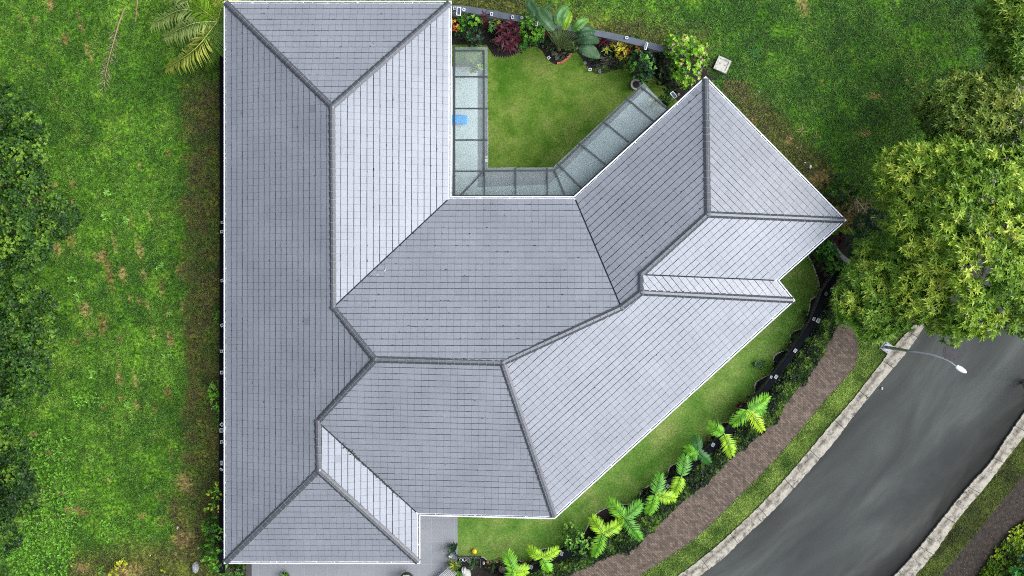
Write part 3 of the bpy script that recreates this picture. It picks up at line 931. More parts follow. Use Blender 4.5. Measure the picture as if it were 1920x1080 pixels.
def beam(a, b, w=0.075, h=0.10, name='roof_bar', z=ZC - 0.052):
    z += 0.13
    A_, B_ = P(*a, z), P(*b, z); d = B_ - A_
    mb = MB(); c = (A_ + B_) / 2
    mb.box((c.x, c.y, z), (d.length, w, h), math.atan2(d.y, d.x))
    mb.build(name, [M_BEAM], can)
    return
for k, y in enumerate((144, 203.5, 262.5, 321)): beam((851, y), (914, y), z=ZC - 0.055 - 0.001 * k)
beam((850, 95), (907.5, 95), 0.06)
beam((851.5, 88), (851.5, 368), 0.14, name='wall_rail', z=ZC - 0.06)
beam((850, 367), (1077, 367), 0.08, name='wall_rail', z=ZC - 0.063)
beam((1077, 366), (1254, 203), 0.08, name='wall_rail', z=ZC - 0.066)
beam(Bm[0], Bm[1], 0.08, name='front_bar', z=ZC - 0.075)
beam(Bm[1], Bm[2], 0.08, name='front_bar', z=ZC - 0.078)
beam(Bm[2], Bm[3], 0.08, name='front_bar', z=ZC - 0.081)
beam((908, 320), (862, 368), 0.085, z=ZC - 0.060)
for k, x in enumerate((908.5, 967, 1026.5)): beam((x, 315), (x, 368), z=ZC - 0.057 - 0.001 * k)
beam((1040, 319), (1060, 368), 0.085, z=ZC - 0.0605)
for k, (a, b) in enumerate(zip(ts_o[:4], ts_i[:4])): beam(lerp2(a, b, 0.02), b, 0.085, z=ZC - 0.0565 - 0.001 * k)
beam((1201, 162), (1251, 204), 0.085, z=ZC - 0.053)
for x, y in ((905, 98), (905, 318), (1042, 316), (1198, 165)):
    mb = MB(); p = P(x, y, 0); q = P(x, y, ZC)
    mb.box((q.x, q.y, (ZC - 0.12) / 2), (0.08, 0.08, ZC - 0.12)); mb.build('post', [M_BEAM], can)

# ================================================================== WALLS ROUND THE GARDEN
def wall_run(label, pts, hgt, w, m_cap, m_wall, cap_over=0.05, closed=False):
    W = smooth_line(pts, 1.2) if len(pts) > 2 else [P(*p) for p in pts]
    s = (H - hgt) / H
    W = [Vector((p.x * s, p.y * s, 0)) for p in W]
    root = empty('boundary_wall', W[len(W) // 2]); tag(root, label, 'garden wall')
    def sweep(half, z0, z1):
        mb = MB(); Ls, Rs = [], []
        for i, p in enumerate(W):
            d = (W[min(i + 1, len(W) - 1)] - W[max(i - 1, 0)]).normalized(); nn = Vector((-d.y, d.x, 0))
            Ls.append(p + nn * half); Rs.append(p - nn * half)
        Z = lambda p, z: Vector((p.x, p.y, z))
        for i in range(len(W) - 1):
            mb.poly([Z(Ls[i], z1), Z(Rs[i], z1), Z(Rs[i + 1], z1), Z(Ls[i + 1], z1)])
            mb.poly([Z(Ls[i], z0), Z(Ls[i], z1), Z(Ls[i + 1], z1), Z(Ls[i + 1], z0)])
            mb.poly([Z(Rs[i], z1), Z(Rs[i], z0), Z(Rs[i + 1], z0), Z(Rs[i + 1], z1)])
        mb.poly([Z(Ls[0], z0), Z(Rs[0], z0), Z(Rs[0], z1), Z(Ls[0], z1)])
        mb.poly([Z(Ls[-1], z1), Z(Rs[-1], z1), Z(Rs[-1], z0), Z(Ls[-1], z0)])
        return mb
    sweep(w / 2 - cap_over, 0, hgt - 0.08).build('masonry', [m_wall], root)
    sweep(w / 2, hgt - 0.08, hgt).build('coping', [m_cap], root)
    return root
HW = 1.5
wall_run('long dark coped garden wall tight beside the west eaves of the villa', [(417.2,-40),(417.2,250),(417.0,600),(416.4,900),(416.2,1075)], 1.9, 0.36, M_COPINGD, M_WALLD)
wall_run('low grey wall with slate coping behind the courtyard flower bed', [(846,15.5),(880,18),(1000,39.5),(1100,58),(1180,75),(1240,91),(1262,98)], HW, 0.38, M_COPING, M_WALLG)
FW = [(1577,505),(1560,530),(1547,549),(1527,600),(1490,659),(1453,708),(1429,740),(1375,803),(1337,838),(1305,868),(1255,912),(1212,945),(1152,997),(1105,1022),(1060,1041),(1025,1055),(985,1072),(940,1092)]
wall_run('curved black coped wall between the front lawn and the clipped hedge', FW, 1.1, 0.33, M_COPINGD, M_WALLD)
# short grey wall piece by the east corner
wall_run('short weathered grey wall end under the trees by the east corner', [(1562,458),(1575,478),(1594,492)], 0.7, 0.28, M_WALLG, M_WALLG)
wall_run('brown side wall at the west end of the driveway under the south eaves', [(463,1046),(463,1120)], 1.0, 0.16, plain('brown_wall', (0.07, 0.045, 0.035), 0.8), M_WALLD)

M_DPEB = plain('dark_edging_stone', (0.12, 0.09, 0.07), 0.85, var=0.4)
# wavy stone edging of the front bed
ed = tag(empty('bed_edging', edge_w[len(edge_w) // 2]), 'thin wavy line of pale pebbles dividing front lawn from planting bed', 'bed edging')
mb = MB(); rr = random.Random(3)
for p in resample(edge_w, 620):
    if rr.random() < 0.10: continue
    r_ = rr.uniform(0.022, 0.04); k = rr.uniform(0.7, 1.2)
    mb.box((p.x + rr.gauss(0, .008), p.y + rr.gauss(0, .008), 0.035), (r_ * 2.3, r_ * 1.8, 0.06), rr.random() * 3, 0, (k, k, k), 0.75)
mb.build('pebble_row', [M_PEB], ed)['kind'] = 'stuff'
# courtyard bed edging of orange bricks and stones
for lab, pts, nB in (('row of small orange bricks round the tongue of bed at the fan palm foot', [(1028,110),(1037,117),(1048,119),(1060,113),(1070,102)], 16),
                     ('pebble edging of the maroon foliage bed by the courtyard lawn', [(925,104),(945,107),(962,103),(978,93),(994,87)], 18),
                     ('pebble edging of the silver ground cover bed in the courtyard', [(1098,122),(1108,132),(1122,137),(1142,134),(1158,130)], 14)):
    W = resample(smooth_line(pts, 0.1), nB)
    ed = tag(empty('bed_edging', W[nB // 2]), lab, 'bed edging')
    for i, p in enumerate(W):
        q = W[min(i + 1, nB - 1)] - W[max(i - 1, 0)]
        if 'orange' in lab and i < 6: continue
        s_ = 1.0 if 'orange' in lab else .62
        mb = MB(); mb.box((p.x, p.y, 0.05 * s_), (0.11 * s_, 0.16 * s_, 0.10 * s_), math.atan2(q.y, q.x) + rr.gauss(0, .3), 0, (1, 1, 1), 0.86)
        mb.build('brick' if 'orange' in lab else 'stone', [M_BRICKC if 'orange' in lab else M_DPEB], ed)

# ================================================================== SOLAR LIGHTS
def solar_light(x, y, z, size, rz, label, base=0.0, cat='solar light', aspect=1.0, group=None, dark=False):
    p = P(x, y, z)
    r = empty('solar_light', (p.x, p.y, base), rz); tag(r, label, cat, group)
    M = Matrix.Translation((p.x, p.y, base)) @ Matrix.Rotation(rz, 4, 'Z')
    a, b = size / 2, size * aspect / 2; t = size * 0.17 if size < 0.25 else size * 0.16
    def bx(nm, boxes, mat):
        mb = MB()
        for (cx, cy, cz, sx, sy, sz) in boxes:
            c = M @ Vector((cx, cy, cz)); mb.box(c, (sx, sy, sz), rz)
        mb.build(nm, [mat], r)
    zt = z - base
    bx('frame', [(0, b - t / 2, zt, 2 * a, t, .035), (0, -b + t / 2, zt, 2 * a, t, .035), (a - t / 2, 0, zt, t, 2 * b - 2 * t, .033), (-a + t / 2, 0, zt, t, 2 * b - 2 * t, .033)], M_GALV if dark else M_FRAME)
    bx('solar_panel', [(0, 0, zt - 0.006, 2 * a - 2 * t, 2 * b - 2 * t, .02)], M_PANEL)
    bx('stem', [(0, 0, (zt - 0.03) / 2, .04, .04, max(0.02, zt - 0.03))], M_GALV)
    return r
def flood_light(x, y, z, ln, rz, label, base):
    p = P(x, y, z); r = tag(empty('flood_light', (p.x, p.y, base), rz), label, 'flood light')
    M = Matrix.Translation((p.x, p.y, z)) @ Matrix.Rotation(rz, 4, 'Z')
    def bx(nm, boxes, mat):
        mb = MB()
        for (cx, cy, cz, sx, sy, sz) in boxes: mb.box(M @ Vector((cx, cy, cz)), (sx, sy, sz), rz)
        mb.build(nm, [mat], r)
    bx('bracket', [(0, 0, 0, .045, ln, .04), (-.06, ln / 2 - .02, 0, .09, .04, .038), (-.06, -ln / 2 + .02, 0, .09, .04, .038)], M_FRAME)
    bx('lamp_body', [(-.10, 0, -.10, .10, ln * .72, .14)], M_GALV)
    bx('stem', [(0, 0, (base - z) / 2 - 0.01, .04, .04, (z - base) - .03)], M_GALV)
cat_pos = ['topmost', 'second from the top', 'third from the top', 'fourth from the top', 'fifth from the top', 'sixth from the top', 'seventh from the top', 'eighth from the top', 'lowest']
west = [(416.5,417,.12,0.1),(416.0,434.5,.13,0),(416.5,526,.14,.4),(416.3,610,.15,.5),(415.2,658.5,.14,0),(416,698.5,.16,.1),(416.3,796,.17,.8),(415.6,828.5,.14,.15)]
for i, (x, y, s_, rz) in enumerate(west):
    solar_light(x, y, 1.98, s_ * 1.25, rz, 'small white framed solar light on the west wall coping, %s' % cat_pos[i], 1.9, group='solar lights on the west wall')
solar_light(415.6, 807, 2.0, 0.24, 0, 'larger white framed solar light with striped face on the west wall', 1.9, group='solar lights on the west wall')
flood_light(416.6, 868, 2.05, .26, 0, 'white U shaped flood light bracket near south end of west wall', 1.9)
flood_light(415.8, 879, 2.05, .2, 1.0, 'tilted white flood light bracket just below another on the west wall', 1.9)
solar_light(852.6, 15.3, 1.6, .17, 0.02, 'small square solar light left of the tall white one by the gutter', HW)
solar_light(860.3, 21, 1.75, .27, -0.06, 'tall white rectangular solar light at the left end of courtyard wall', HW, aspect=1.95)
solar_light(869.8, 18, 1.6, .17, -0.45, 'small tilted solar light just right of the tall white rectangular one', HW)
solar_light(921.7, 26, 1.6, .17, -0.1, 'small square solar light above the pale green rosette plants', HW, aspect=1.2)
solar_light(961, 32.3, 1.6, .17, 0.3, 'small square solar light behind the red foliage clump', HW, aspect=1.2)
solar_light(978.5, 33.5, 1.6, .15, 0.0, 'small solar light half hidden by the bright green bush', HW)
flood_light(1008, 45, 1.8, .28, -0.25, 'white flood light bracket between the green bush and the big paddle leaves', HW)
flood_light(1109, 62, 1.8, .42, -0.12, 'white flood light bracket where the grey wall emerges right of paddle leaves', HW)
solar_light(1175.3, 70.6, 1.6, .17, 0.0, 'small square solar light above the yellow croton', HW)
flood_light(1213, 87, 1.8, .44, -0.3, 'white flood light bracket over the right end of courtyard wall', HW)
solar_light(1263, 178, 2.6, .24, 0.7, 'white framed solar panel sticking out under the north eaves', 0.0, aspect=1.75)
solar_light(1273, 177, 2.6, .12, 0.7, 'tiny square solar light touching the gutter under north eaves', 0.0)
solar_light(1028.7, 108.3, .25, .17, 0.8, 'diamond turned solar stake light in the tongue of bed by fan palm', 0.0)
solar_light(1018, 87, .3, .14, 0.3, 'grey solar stake light left of the fan palm bed', 0.0, dark=True)
solar_light(1097, 118, .3, .15, 0.5, 'grey stake light under the lowest paddle leaf', 0.0, dark=True)
solar_light(1106.3, 130.4, .25, .18, -0.15, 'white framed stake light at left tip of silver ground cover', 0.0)
solar_light(1124.5, 133.3, .25, .15, -0.2, 'pale grey stake light at the foot of silver ground cover', 0.0, aspect=1.3, dark=True)
fr = [(1549,551,.16,.5),(1526,598,.15,.4),(1534,601,.2,.5),(1491,657.5,.17,.6),(1455,706.5,.17,.6),(1446,707,.12,.3),(1419,752,.16,.6),(1337,834,.17,.5),(1252.5,911.5,.17,.6),(1053,1038,.17,.35),(996,1063.5,.17,.35)]
fl_ = ['top right end', 'left of a pair near the top', 'right of a pair near the top', 'second lone one below the pair', 'by the potted fern on the coping', 'by the potted fern, inner one', 'just above the maroon shrub',
       'between dark and arched palms', 'beside the T shaped palm', 'right of the three frond palm', 'left of the three frond palm']
for (x, y, s_, rz), t in zip(fr, fl_):
    solar_light(x, y, 1.2, s_ * 1.05, -rz, 'small grey light on the black front wall, %s' % t, 1.1, group='solar lights on the front wall', dark=True, aspect=1.3)

# ================================================================== LEAVES
def rnd_unit(n, rs=RS):
    v = rs.normal(size=(n, 3)); return v / np.linalg.norm(v, axis=1, keepdims=True)
def unit(v): return v / np.maximum(1e-9, np.linalg.norm(v, axis=-1, keepdims=True))
class Leaves:
    def __init__(s): s.b, s.d, s.u, s.l, s.w, s.c, s.dr = [], [], [], [], [], [], []
    def add(s, base, d, up, l, w, col, droop=0.15):
        n = len(base); A = lambda x: np.broadcast_to(np.asarray(x, float), (n,)).copy()
        s.b.append(base); s.d.append(unit(d)); s.u.append(up); s.l.append(A(l)); s.w.append(A(w))
        s.c.append(np.broadcast_to(np.asarray(col, float), (n, 3)).copy()); s.dr.append(A(droop))
    def rosettes(s, cen, nrm, k, l, w, col, spread=0.75, jl=0.25, jc=0.18, droop=0.15, rs=RS):
        """k leaves fanned round each centre about its normal; spread 0 = upright, 1 = flat"""
        n = len(cen); nrm = unit(nrm)
        ref = np.where(np.abs(nrm[:, 2:3]) < 0.9, np.array([[0, 0, 1.0]]), np.array([[1.0, 0, 0]]))
        a = unit(np.cross(nrm, ref)); b = np.cross(nrm, a)
        ph = rs.rand(n, 1) * 6.283 + np.arange(k)[None] * (6.283 / k) * 1.0 + rs.normal(size=(n, k)) * 0.25
        sp = np.clip(spread + rs.normal(size=(n, k)) * 0.16, 0.05, 1.15)
        d = (np.cos(ph)[..., None] * a[:, None] + np.sin(ph)[..., None] * b[:, None]) * sp[..., None] + nrm[:, None] * np.sqrt(np.clip(1 - sp ** 2, 0.01, 1))[..., None]
        base = np.repeat(cen, k, 0); d = d.reshape(-1, 3)
        L_ = np.repeat(np.broadcast_to(l, (n,)), k) * (1 + jl * rs.normal(size=n * k))
        W_ = np.repeat(np.broadcast_to(w, (n,)), k) * (1 + 0.15 * rs.normal(size=n * k))
        c = np.repeat(np.broadcast_to(col, (n, 3)), k, 0) * (1 + jc * rs.normal(size=(n * k, 1)))
        s.add(base, d, np.repeat(nrm, k, 0), np.abs(L_), np.abs(W_), np.clip(c, 0.004, 0.9), droop)
    def build(s, name, parent=None, mat=None, loc=None):
        b = np.concatenate(s.b); d = np.concatenate(s.d); u = np.concatenate(s.u)
        l = np.concatenate(s.l)[:, None]; w = np.concatenate(s.w)[:, None]; c = np.concatenate(s.c); dr = np.concatenate(s.dr)[:, None]
        side = unit(np.cross(d, u) + 1e-6); un = unit(np.cross(side, d))
        mid = b + d * l * 0.45 + un * l * 0.03
        tip = b + d * l * 0.97 - un * l * dr - np.array([[0, 0, 1.0]]) * l * dr * 0.5
        V = np.stack([b, mid + side * w * 0.5 - un * w * 0.12, tip, mid - side * w * 0.5 - un * w * 0.12], 1).reshape(-1, 3)
        if parent is not None: V = V - np.array(parent.location)[None]
        n = len(b)
        q = np.arange(n * 4).reshape(n, 4)
        me = np_mesh(name, V, q, np.repeat(c, 4, 0), mat or M_LEAF)
        o = bpy.data.objects.new(name, me); COL.objects.link(o)
        if parent is not None: o.parent = parent
        return o
def mixc(a, b, t):
    t = np.asarray(t)[..., None]; return np.array(a) * (1 - t) + np.array(b) * t

# ------------------------------------------------------------------ trees
def crown_points(lobes, dens, rs, shell=(0.72, 1.05), lump=0.22, gapk=0.30):
    """lobes: (x, y, z, r, squash) in metres -> points over the outer shells with their normals and lobe index"""
    pts, nr, li = [], [], []
    for i, (x, y, z, r, sq) in enumerate(lobes):
        n = int(dens * 2 * math.pi * r * r * 1.2)
        v = rnd_unit(n, rs); v = v[v[:, 2] > -0.35]
        f = fbm(v[:, 0] * 3 + x + v[:, 2] * 2, v[:, 1] * 3 + y - v[:, 2], 1.3, 3, 5 + i)
        rad = r * (shell[0] + (shell[1] - shell[0]) * rs.rand(len(v)) ** 0.6) * (1 + lump * 2 * (f - 0.5))
        p = np.array([x, y, z]) + v * rad[:, None] * np.array([1, 1, sq])
        keep = np.ones(len(p), bool)
        for j, (x2, y2, z2, r2, s2) in enumerate(lobes):
            if j != i:
                keep &= (((p - [x2, y2, z2]) / [1, 1, s2]) ** 2).sum(1) > (r2 * 0.72) ** 2
        # random gaps
        g = fbm(p[:, 0] + p[:, 2], p[:, 1] - p[:, 2], 1.6, 3, 31)
        keep &= g > gapk
        pts.append(p[keep]); nr.append(v[keep]); li.append(np.full(keep.sum(), i))
    return np.concatenate(pts), np.concatenate(nr), np.concatenate(li)

def tree(name, label, lobes_px, trunk_px, leaf, cols, cat='tree', group=None, dens=9, k=9, bark=None, spread=0.8, seed=1, inner=None, trunk_r=0.18, clus=.55, submul=3.2, cj=.16):
    rs = np.random.RandomState(seed); rr = random.Random(seed)
    base = P(*trunk_px)
    root = tag(empty(name, base), label, cat, group)
    lobes = []
    for lb in lobes_px:
        x, y, z, rp = lb[:4]; sq = lb[4] if len(lb) > 4 else 0.75
        p = P(x, y, z); lobes.append((p.x, p.y, p.z, rp * (H - z) / F, sq))
    # trunk and limbs
    mb = MB()
    zf = min(l[2] for l in lobes) * 0.45
    fork = Vector((base.x + rr.uniform(-.2, .2), base.y + rr.uniform(-.2, .2), zf))
    mb.tube([base - Vector((0, 0, .05)), base.lerp(fork, 0.08) , base.lerp(fork, 0.5) + Vector((.06, .04, 0)), fork], [trunk_r * 1.5, trunk_r * 1.1, trunk_r * .95, trunk_r * .85], 9)
    for (x, y, z, r, sq) in lobes:
        t = Vector((x, y, z)); m1 = fork.lerp(t, 0.5) + Vector((rr.uniform(-.3, .3), rr.uniform(-.3, .3), rr.uniform(0, .5)))
        mb.tube([fork, m1, t], [trunk_r * .5, trunk_r * .3, trunk_r * .13], 6)
        for q in range(7):
            v = Vector((rr.gauss(0, 1), rr.gauss(0, 1), abs(rr.gauss(0, .6)))).normalized()
            e = t + Vector((v.x * r, v.y * r, v.z * r * sq)) * 0.85
            s0 = m1.lerp(t, rr.uniform(0.5, 1))
            mb.tube([s0, s0.lerp(e, .5) + Vector((0, 0, .1)), e], [trunk_r * .13, trunk_r * .09, trunk_r * .04], 4)
    mb.build('trunk', [bark or M_BARKG], root, smooth=True)
    lv = Leaves(); 
    # boughs: many small leaf clusters carried on each limb
    subs = []
    for (x, y, z, r, sq) in lobes:
        m = max(7, int(submul * r * r / (clus * clus)))
        v = rnd_unit(m * 2, rs); v = v[v[:, 2] > -.15][:m]
        for q in v:
            rr_ = clus * rs.uniform(.65, 1.25)
            c_ = np.array([x, y, z]) + q * np.array([1, 1, sq]) * (r - rr_ * .45)
            inside = any(((c_[0] - a) ** 2 + (c_[1] - b) ** 2 + ((c_[2] - c) / s2) ** 2) < (r2 - rr_ * 1.2) ** 2 for (a, b, c, r2, s2) in lobes if (a, b, c) != (x, y, z) and r2 > rr_ * 1.2)
            if not inside: subs.append((c_[0], c_[1], c_[2], rr_, .8))
    p, nrm, li = crown_points(subs, dens, rs, shell=(.55, 1.0), lump=.3, gapk=.2)
    jit = rs.normal(size=len(subs)) * cj
    lump = fbm(p[:, 0], p[:, 1], 0.5, 3, seed + 50)
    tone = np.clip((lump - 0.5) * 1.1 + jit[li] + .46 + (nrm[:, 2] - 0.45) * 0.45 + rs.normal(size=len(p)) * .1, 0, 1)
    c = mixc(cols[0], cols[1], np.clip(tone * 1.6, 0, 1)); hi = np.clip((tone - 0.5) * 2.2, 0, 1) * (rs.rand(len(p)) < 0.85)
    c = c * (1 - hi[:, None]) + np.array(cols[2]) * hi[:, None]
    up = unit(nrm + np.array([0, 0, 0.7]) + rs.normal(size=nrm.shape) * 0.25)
    lv.rosettes(p, up, k, leaf[0], leaf[1], c, spread, rs=rs)
    # inner, sparser leaves so the crown has depth
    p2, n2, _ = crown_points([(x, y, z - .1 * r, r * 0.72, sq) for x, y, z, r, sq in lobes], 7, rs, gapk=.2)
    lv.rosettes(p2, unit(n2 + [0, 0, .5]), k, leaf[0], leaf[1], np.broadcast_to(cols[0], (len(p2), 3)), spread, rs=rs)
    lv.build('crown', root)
    return root

lime = [lin(94, 136, 38), lin(152, 186, 58), lin(210, 224, 90)]
lime2 = [lin(86, 126, 38), lin(136, 176, 58), lin(194, 210, 84)]
olive = [lin(80, 110, 38), lin(124, 152, 54), lin(176, 184, 84)]
deep = [lin(30, 62, 14), lin(56, 98, 24), lin(116, 152, 44)]
M1 = [(1735,335,5.5,62),(1690,330,5.0,48),(1790,322,6.2,55),(1850,345,7.0,65),(1800,400,7.6,70),(1885,430,7.8,75),(1735,420,6.4,62),(1690,400,4.6,44),(1840,500,7.8,72),(1905,540,7.2,62),
      (1770,480,6.6,58),(1730,545,6.0,50),(1800,575,6.8,55),(1780,605,6.0,34),(1860,585,6.8,48),(1915,580,6.8,42),(1940,470,7.5,80),(1925,330,6.6,60),(1748,578,5.4,28),(1960,560,6.5,60)]
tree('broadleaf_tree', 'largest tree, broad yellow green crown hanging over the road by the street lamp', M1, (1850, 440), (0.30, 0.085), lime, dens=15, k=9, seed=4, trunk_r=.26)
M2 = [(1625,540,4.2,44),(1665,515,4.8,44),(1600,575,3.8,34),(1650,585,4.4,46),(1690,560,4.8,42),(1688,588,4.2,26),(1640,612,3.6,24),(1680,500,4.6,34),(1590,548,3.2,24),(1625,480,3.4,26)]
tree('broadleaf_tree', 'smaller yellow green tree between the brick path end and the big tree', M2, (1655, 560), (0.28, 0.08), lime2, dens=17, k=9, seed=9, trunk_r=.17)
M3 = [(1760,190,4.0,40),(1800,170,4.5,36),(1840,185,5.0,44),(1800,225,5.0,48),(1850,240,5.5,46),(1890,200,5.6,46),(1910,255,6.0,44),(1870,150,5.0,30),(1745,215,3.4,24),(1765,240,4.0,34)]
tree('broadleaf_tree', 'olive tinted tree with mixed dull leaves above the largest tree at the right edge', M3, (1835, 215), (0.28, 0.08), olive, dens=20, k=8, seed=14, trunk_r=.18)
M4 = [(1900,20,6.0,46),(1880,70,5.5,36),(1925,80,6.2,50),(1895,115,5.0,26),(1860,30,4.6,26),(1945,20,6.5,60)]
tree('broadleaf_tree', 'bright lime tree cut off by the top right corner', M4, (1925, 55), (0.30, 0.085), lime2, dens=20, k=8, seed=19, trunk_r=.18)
T1 = [(15,215,5.5,46,.8),(50,250,5.5,36,.8),(30,300,6.2,52,.8),(70,310,5.2,30,.8),(15,350,6.4,50,.8),(60,370,5.8,40,.8),(108,398,4.0,20,.8),(128,402,3.6,15,.8),(85,410,4.6,22,.8),(25,420,6.0,46,.8),(70,440,5.2,30,.8),(50,480,5.0,34,.8),(10,480,5.5,44,.8),(-30,300,6.5,70,.8),(-30,420,6.5,70,.8),(112,425,3.6,12,.8)]
tree('dense_tree', 'upper dark green tree at the left edge with one branch reaching over the grass', T1, (10, 345), (0.13, 0.08), deep, dens=44, clus=.62, submul=3.0, cj=.30, k=6, seed=24, bark=M_BARK, trunk_r=.24, group='dark trees at the left edge')
T2 = [(20,555,5.6,52,.8),(62,585,5.2,36,.8),(30,620,6.0,50,.8),(85,640,4.6,26,.8),(60,665,5.2,36,.8),(20,690,6.0,48,.8),(60,715,4.6,26,.8),(15,745,5.0,34,.8),(-25,620,6.5,70,.8),(80,610,4.6,22,.8),(-20,720,6,50,.8)]
tree('dense_tree', 'middle dark green tree at the left edge beside the rows of bare soil streaks', T2, (5, 630), (0.13, 0.08), deep, dens=44, clus=.62, submul=3.0, cj=.30, k=6, seed=29, bark=M_BARK, trunk_r=.22, group='dark trees at the left edge')
T3 = [(15,840,5.0,38,.8),(0,895,5.6,46,.8),(35,905,4.8,24,.8),(20,945,5.0,36,.8),(55,930,4.0,20,.8),(5,1000,5.0,30,.8),(-25,940,6.0,60,.8)]
tree('dense_tree', 'lowest dark green tree at the left edge above the weedy corner', T3, (-5, 925), (0.13, 0.08), [tuple(x * .8 for x in c) for c in deep], dens=44, clus=.62, submul=3.0, cj=.3, k=6, seed=34, bark=M_BARK, trunk_r=.2, group='dark trees at the left edge')

# ------------------------------------------------------------------ shrubs
def shrub(name, label, lobes_px, leaf, cols, cat='shrub', group=None, dens=28, k=6, seed=1, spread=0.8, flowers=None, pot=None, z0=0.0):
    rs = np.random.RandomState(seed); rr = random.Random(seed)
    x0 = sum(l[0] for l in lobes_px) / len(lobes_px); y0 = sum(l[1] for l in lobes_px) / len(lobes_px)
    zz = max(l[2] for l in lobes_px); s = (H - zz) / H
    base = P(960 + (x0 - 960) * s, 540 + (y0 - 540) * s, z0)
    root = tag(empty(name, base), label, cat, group)
    lobes = []
    for lb in lobes_px:
        x, y, z, rp = lb[:4]; sq = lb[4] if len(lb) > 4 else 0.8
        p = P(x, y, z); lobes.append((p.x, p.y, p.z, rp * (H - z) / F, sq))
    mb = MB()
    for (x, y, z, r, sq) in lobes:
        for q in range(4):
            e = Vector((x + rr.gauss(0, r * .4), y + rr.gauss(0, r * .4), z + r * sq * .4)); 
            if e.z < z0 + .12: e.z = z0 + .12
            b2 = base + Vector((rr.gauss(0, .05), rr.gauss(0, .05), 0))
            mb.tube([b2, b2.lerp(e, .5) + Vector((0, 0, .08)), e], [.03, .02, .008], 5)
    mb.build('stem', [M_BARK], root)
    lv = Leaves()
    p, nrm, li = crown_points(lobes, dens, rs, shell=(0.55, 1.05), lump=.3)
    p[:, 2] = np.maximum(p[:, 2], z0 + 0.06)
    tone = np.clip((fbm(p[:, 0], p[:, 1], 2.6, 3, seed) - 0.5) * 3 + 0.5 + (nrm[:, 2] - .5) * .4 + rs.normal(size=len(p)) * .12, 0, 1)
    c = mixc(cols[0], cols[1], np.clip(tone * 1.6, 0, 1)); hi = np.clip((tone - .6) * 2.5, 0, 1)[:, None]
    c = c * (1 - hi) + np.array(cols[2]) * hi
    lv.rosettes(p, unit(nrm + [0, 0, .6]), k, leaf[0], leaf[1], c, spread, rs=rs)
    lv.build('foliage', root)
    if flowers:
        fcol, nf, fr = flowers[:3]
        sel = p[rs.permutation(len(p))[:nf]]; 
        fl = Leaves(); q = sel + nrm[rs.permutation(len(p))[:nf]] * 0 + [0, 0, .10]
        fl.rosettes(q, np.tile([0, 0, 1.0], (len(q), 1)), 6, fr, fr * .75, fcol, .9, jc=.12, rs=rs)
        fl.build('blossom', root)
    return root
def rosette_plant(name, label, heads, leaf, cols, cat='plant', group=None, k=16, seed=1, spread=.72, droop=.25, z0=0.0):
    """heads: (px, py, z) strap or spear leaves fanning from the stem tops"""
    rs = np.random.RandomState(seed)
    x0 = sum(h[0] for h in heads) / len(heads); y0 = sum(h[1] for h in heads) / len(heads)
    zz = max(h[2] for h in heads); s = (H - zz) / H
    base = P(960 + (x0 - 960) * s, 540 + (y0 - 540) * s, z0)
    root = tag(empty(name, base), label, cat, group)
    mb = MB(); lv = Leaves()
    for i, (x, y, z) in enumerate(heads):
        t = P(x, y, z); mb.tube([base, base.lerp(t, .6) + Vector((0, 0, .05)), t], [.03, .022, .018], 6)
        T = np.array(t)[None]
        lv.rosettes(T + [[0, 0, .0]], np.array([[0, 0, 1.0]]) + rs.normal(size=(1, 3)) * .12, k, leaf[0], leaf[1], cols[0], spread, jc=.2, droop=droop, rs=rs)
        lv.rosettes(T + [[0, 0, .03]], np.array([[0, 0, 1.0]]), max(5, k // 2), leaf[0] * .7, leaf[1] * .9, cols[1], spread * .6, jc=.2, droop=droop * .5, rs=rs)
    mb.build('stem', [M_BARK], root); lv.build('foliage', root)
    return root

G_B = [lin(46, 92, 22), lin(84, 150, 34), lin(126, 186, 52)]      # bright green
G_M = [lin(30, 64, 24), lin(52, 96, 36), lin(86, 130, 48)]        # mid
G_D = [lin(22, 48, 26), lin(40, 74, 40), lin(66, 102, 52)]        # dark bluish
G_L = [lin(70, 120, 20), lin(124, 184, 36), lin(170, 214, 60)]    # lime
YEL = [lin(110, 120, 20), lin(206, 190, 40), lin(236, 222, 80)]
ORG = [lin(150, 70, 20), lin(222, 120, 40), lin(240, 180, 70)]
MAR = [lin(72, 26, 34), lin(128, 46, 56)]
shrub('croton', 'orange and yellow croton squeezed between the gutter and left end of courtyard wall', [(853,45,.8,10),(857,52,.7,8)], (.14,.045), ORG, cat='croton', seed=2, dens=40)
shrub('bush', 'bright green bush below the tall white solar light in courtyard', [(872,34,1.0,13),(886,38,1.1,14),(897,42,1.0,12),(868,52,.8,10)], (.15,.09), G_B, seed=3, dens=34)
shrub('bush', 'dark bluish green bush in front of the bright one at the canopy end', [(878,62,.9,12),(890,70,1.0,14),(893,54,1.1,12),(904,60,1.0,10),(887,83,.6,10)], (.15,.085), G_D, seed=4, dens=34)
rosette_plant('cordyline', 'slim dark maroon cordyline leaning over the grey wall near three solar lights', [(908,29,1.4),(910,43,1.1)], (.42,.075), MAR, cat='cordyline', k=16, seed=5)
rosette_plant('umbrella_plant', 'pale green star leaved plant between dark bush and maroon clump', [(919,43,1.0),(924,50,.9),(920,56,.8),(930,47,.9)], (.26,.06), [lin(96,150,70), lin(140,190,90)], cat='plant', k=7, seed=6, spread=.95)
shrub('croton', 'small yellow shrub behind the largest maroon clump against the wall', [(933,42,.8,9),(941,40,.8,8)], (.12,.04), YEL, cat='croton', seed=7, dens=40)
rosette_plant('cordyline', 'largest maroon cordyline clump with many overlapping star heads', [(945,52,1.3),(960,46,1.3),(970,58,1.3),(955,66,1.4),(964,76,1.1),(941,74,1.1),(954,86,.9),(966,86,.9),(938,58,1.0),(972,70,1.0)], (.52,.14), [lin(84,38,46), lin(130,60,68)], cat='cordyline', k=13, seed=8, spread=.9)
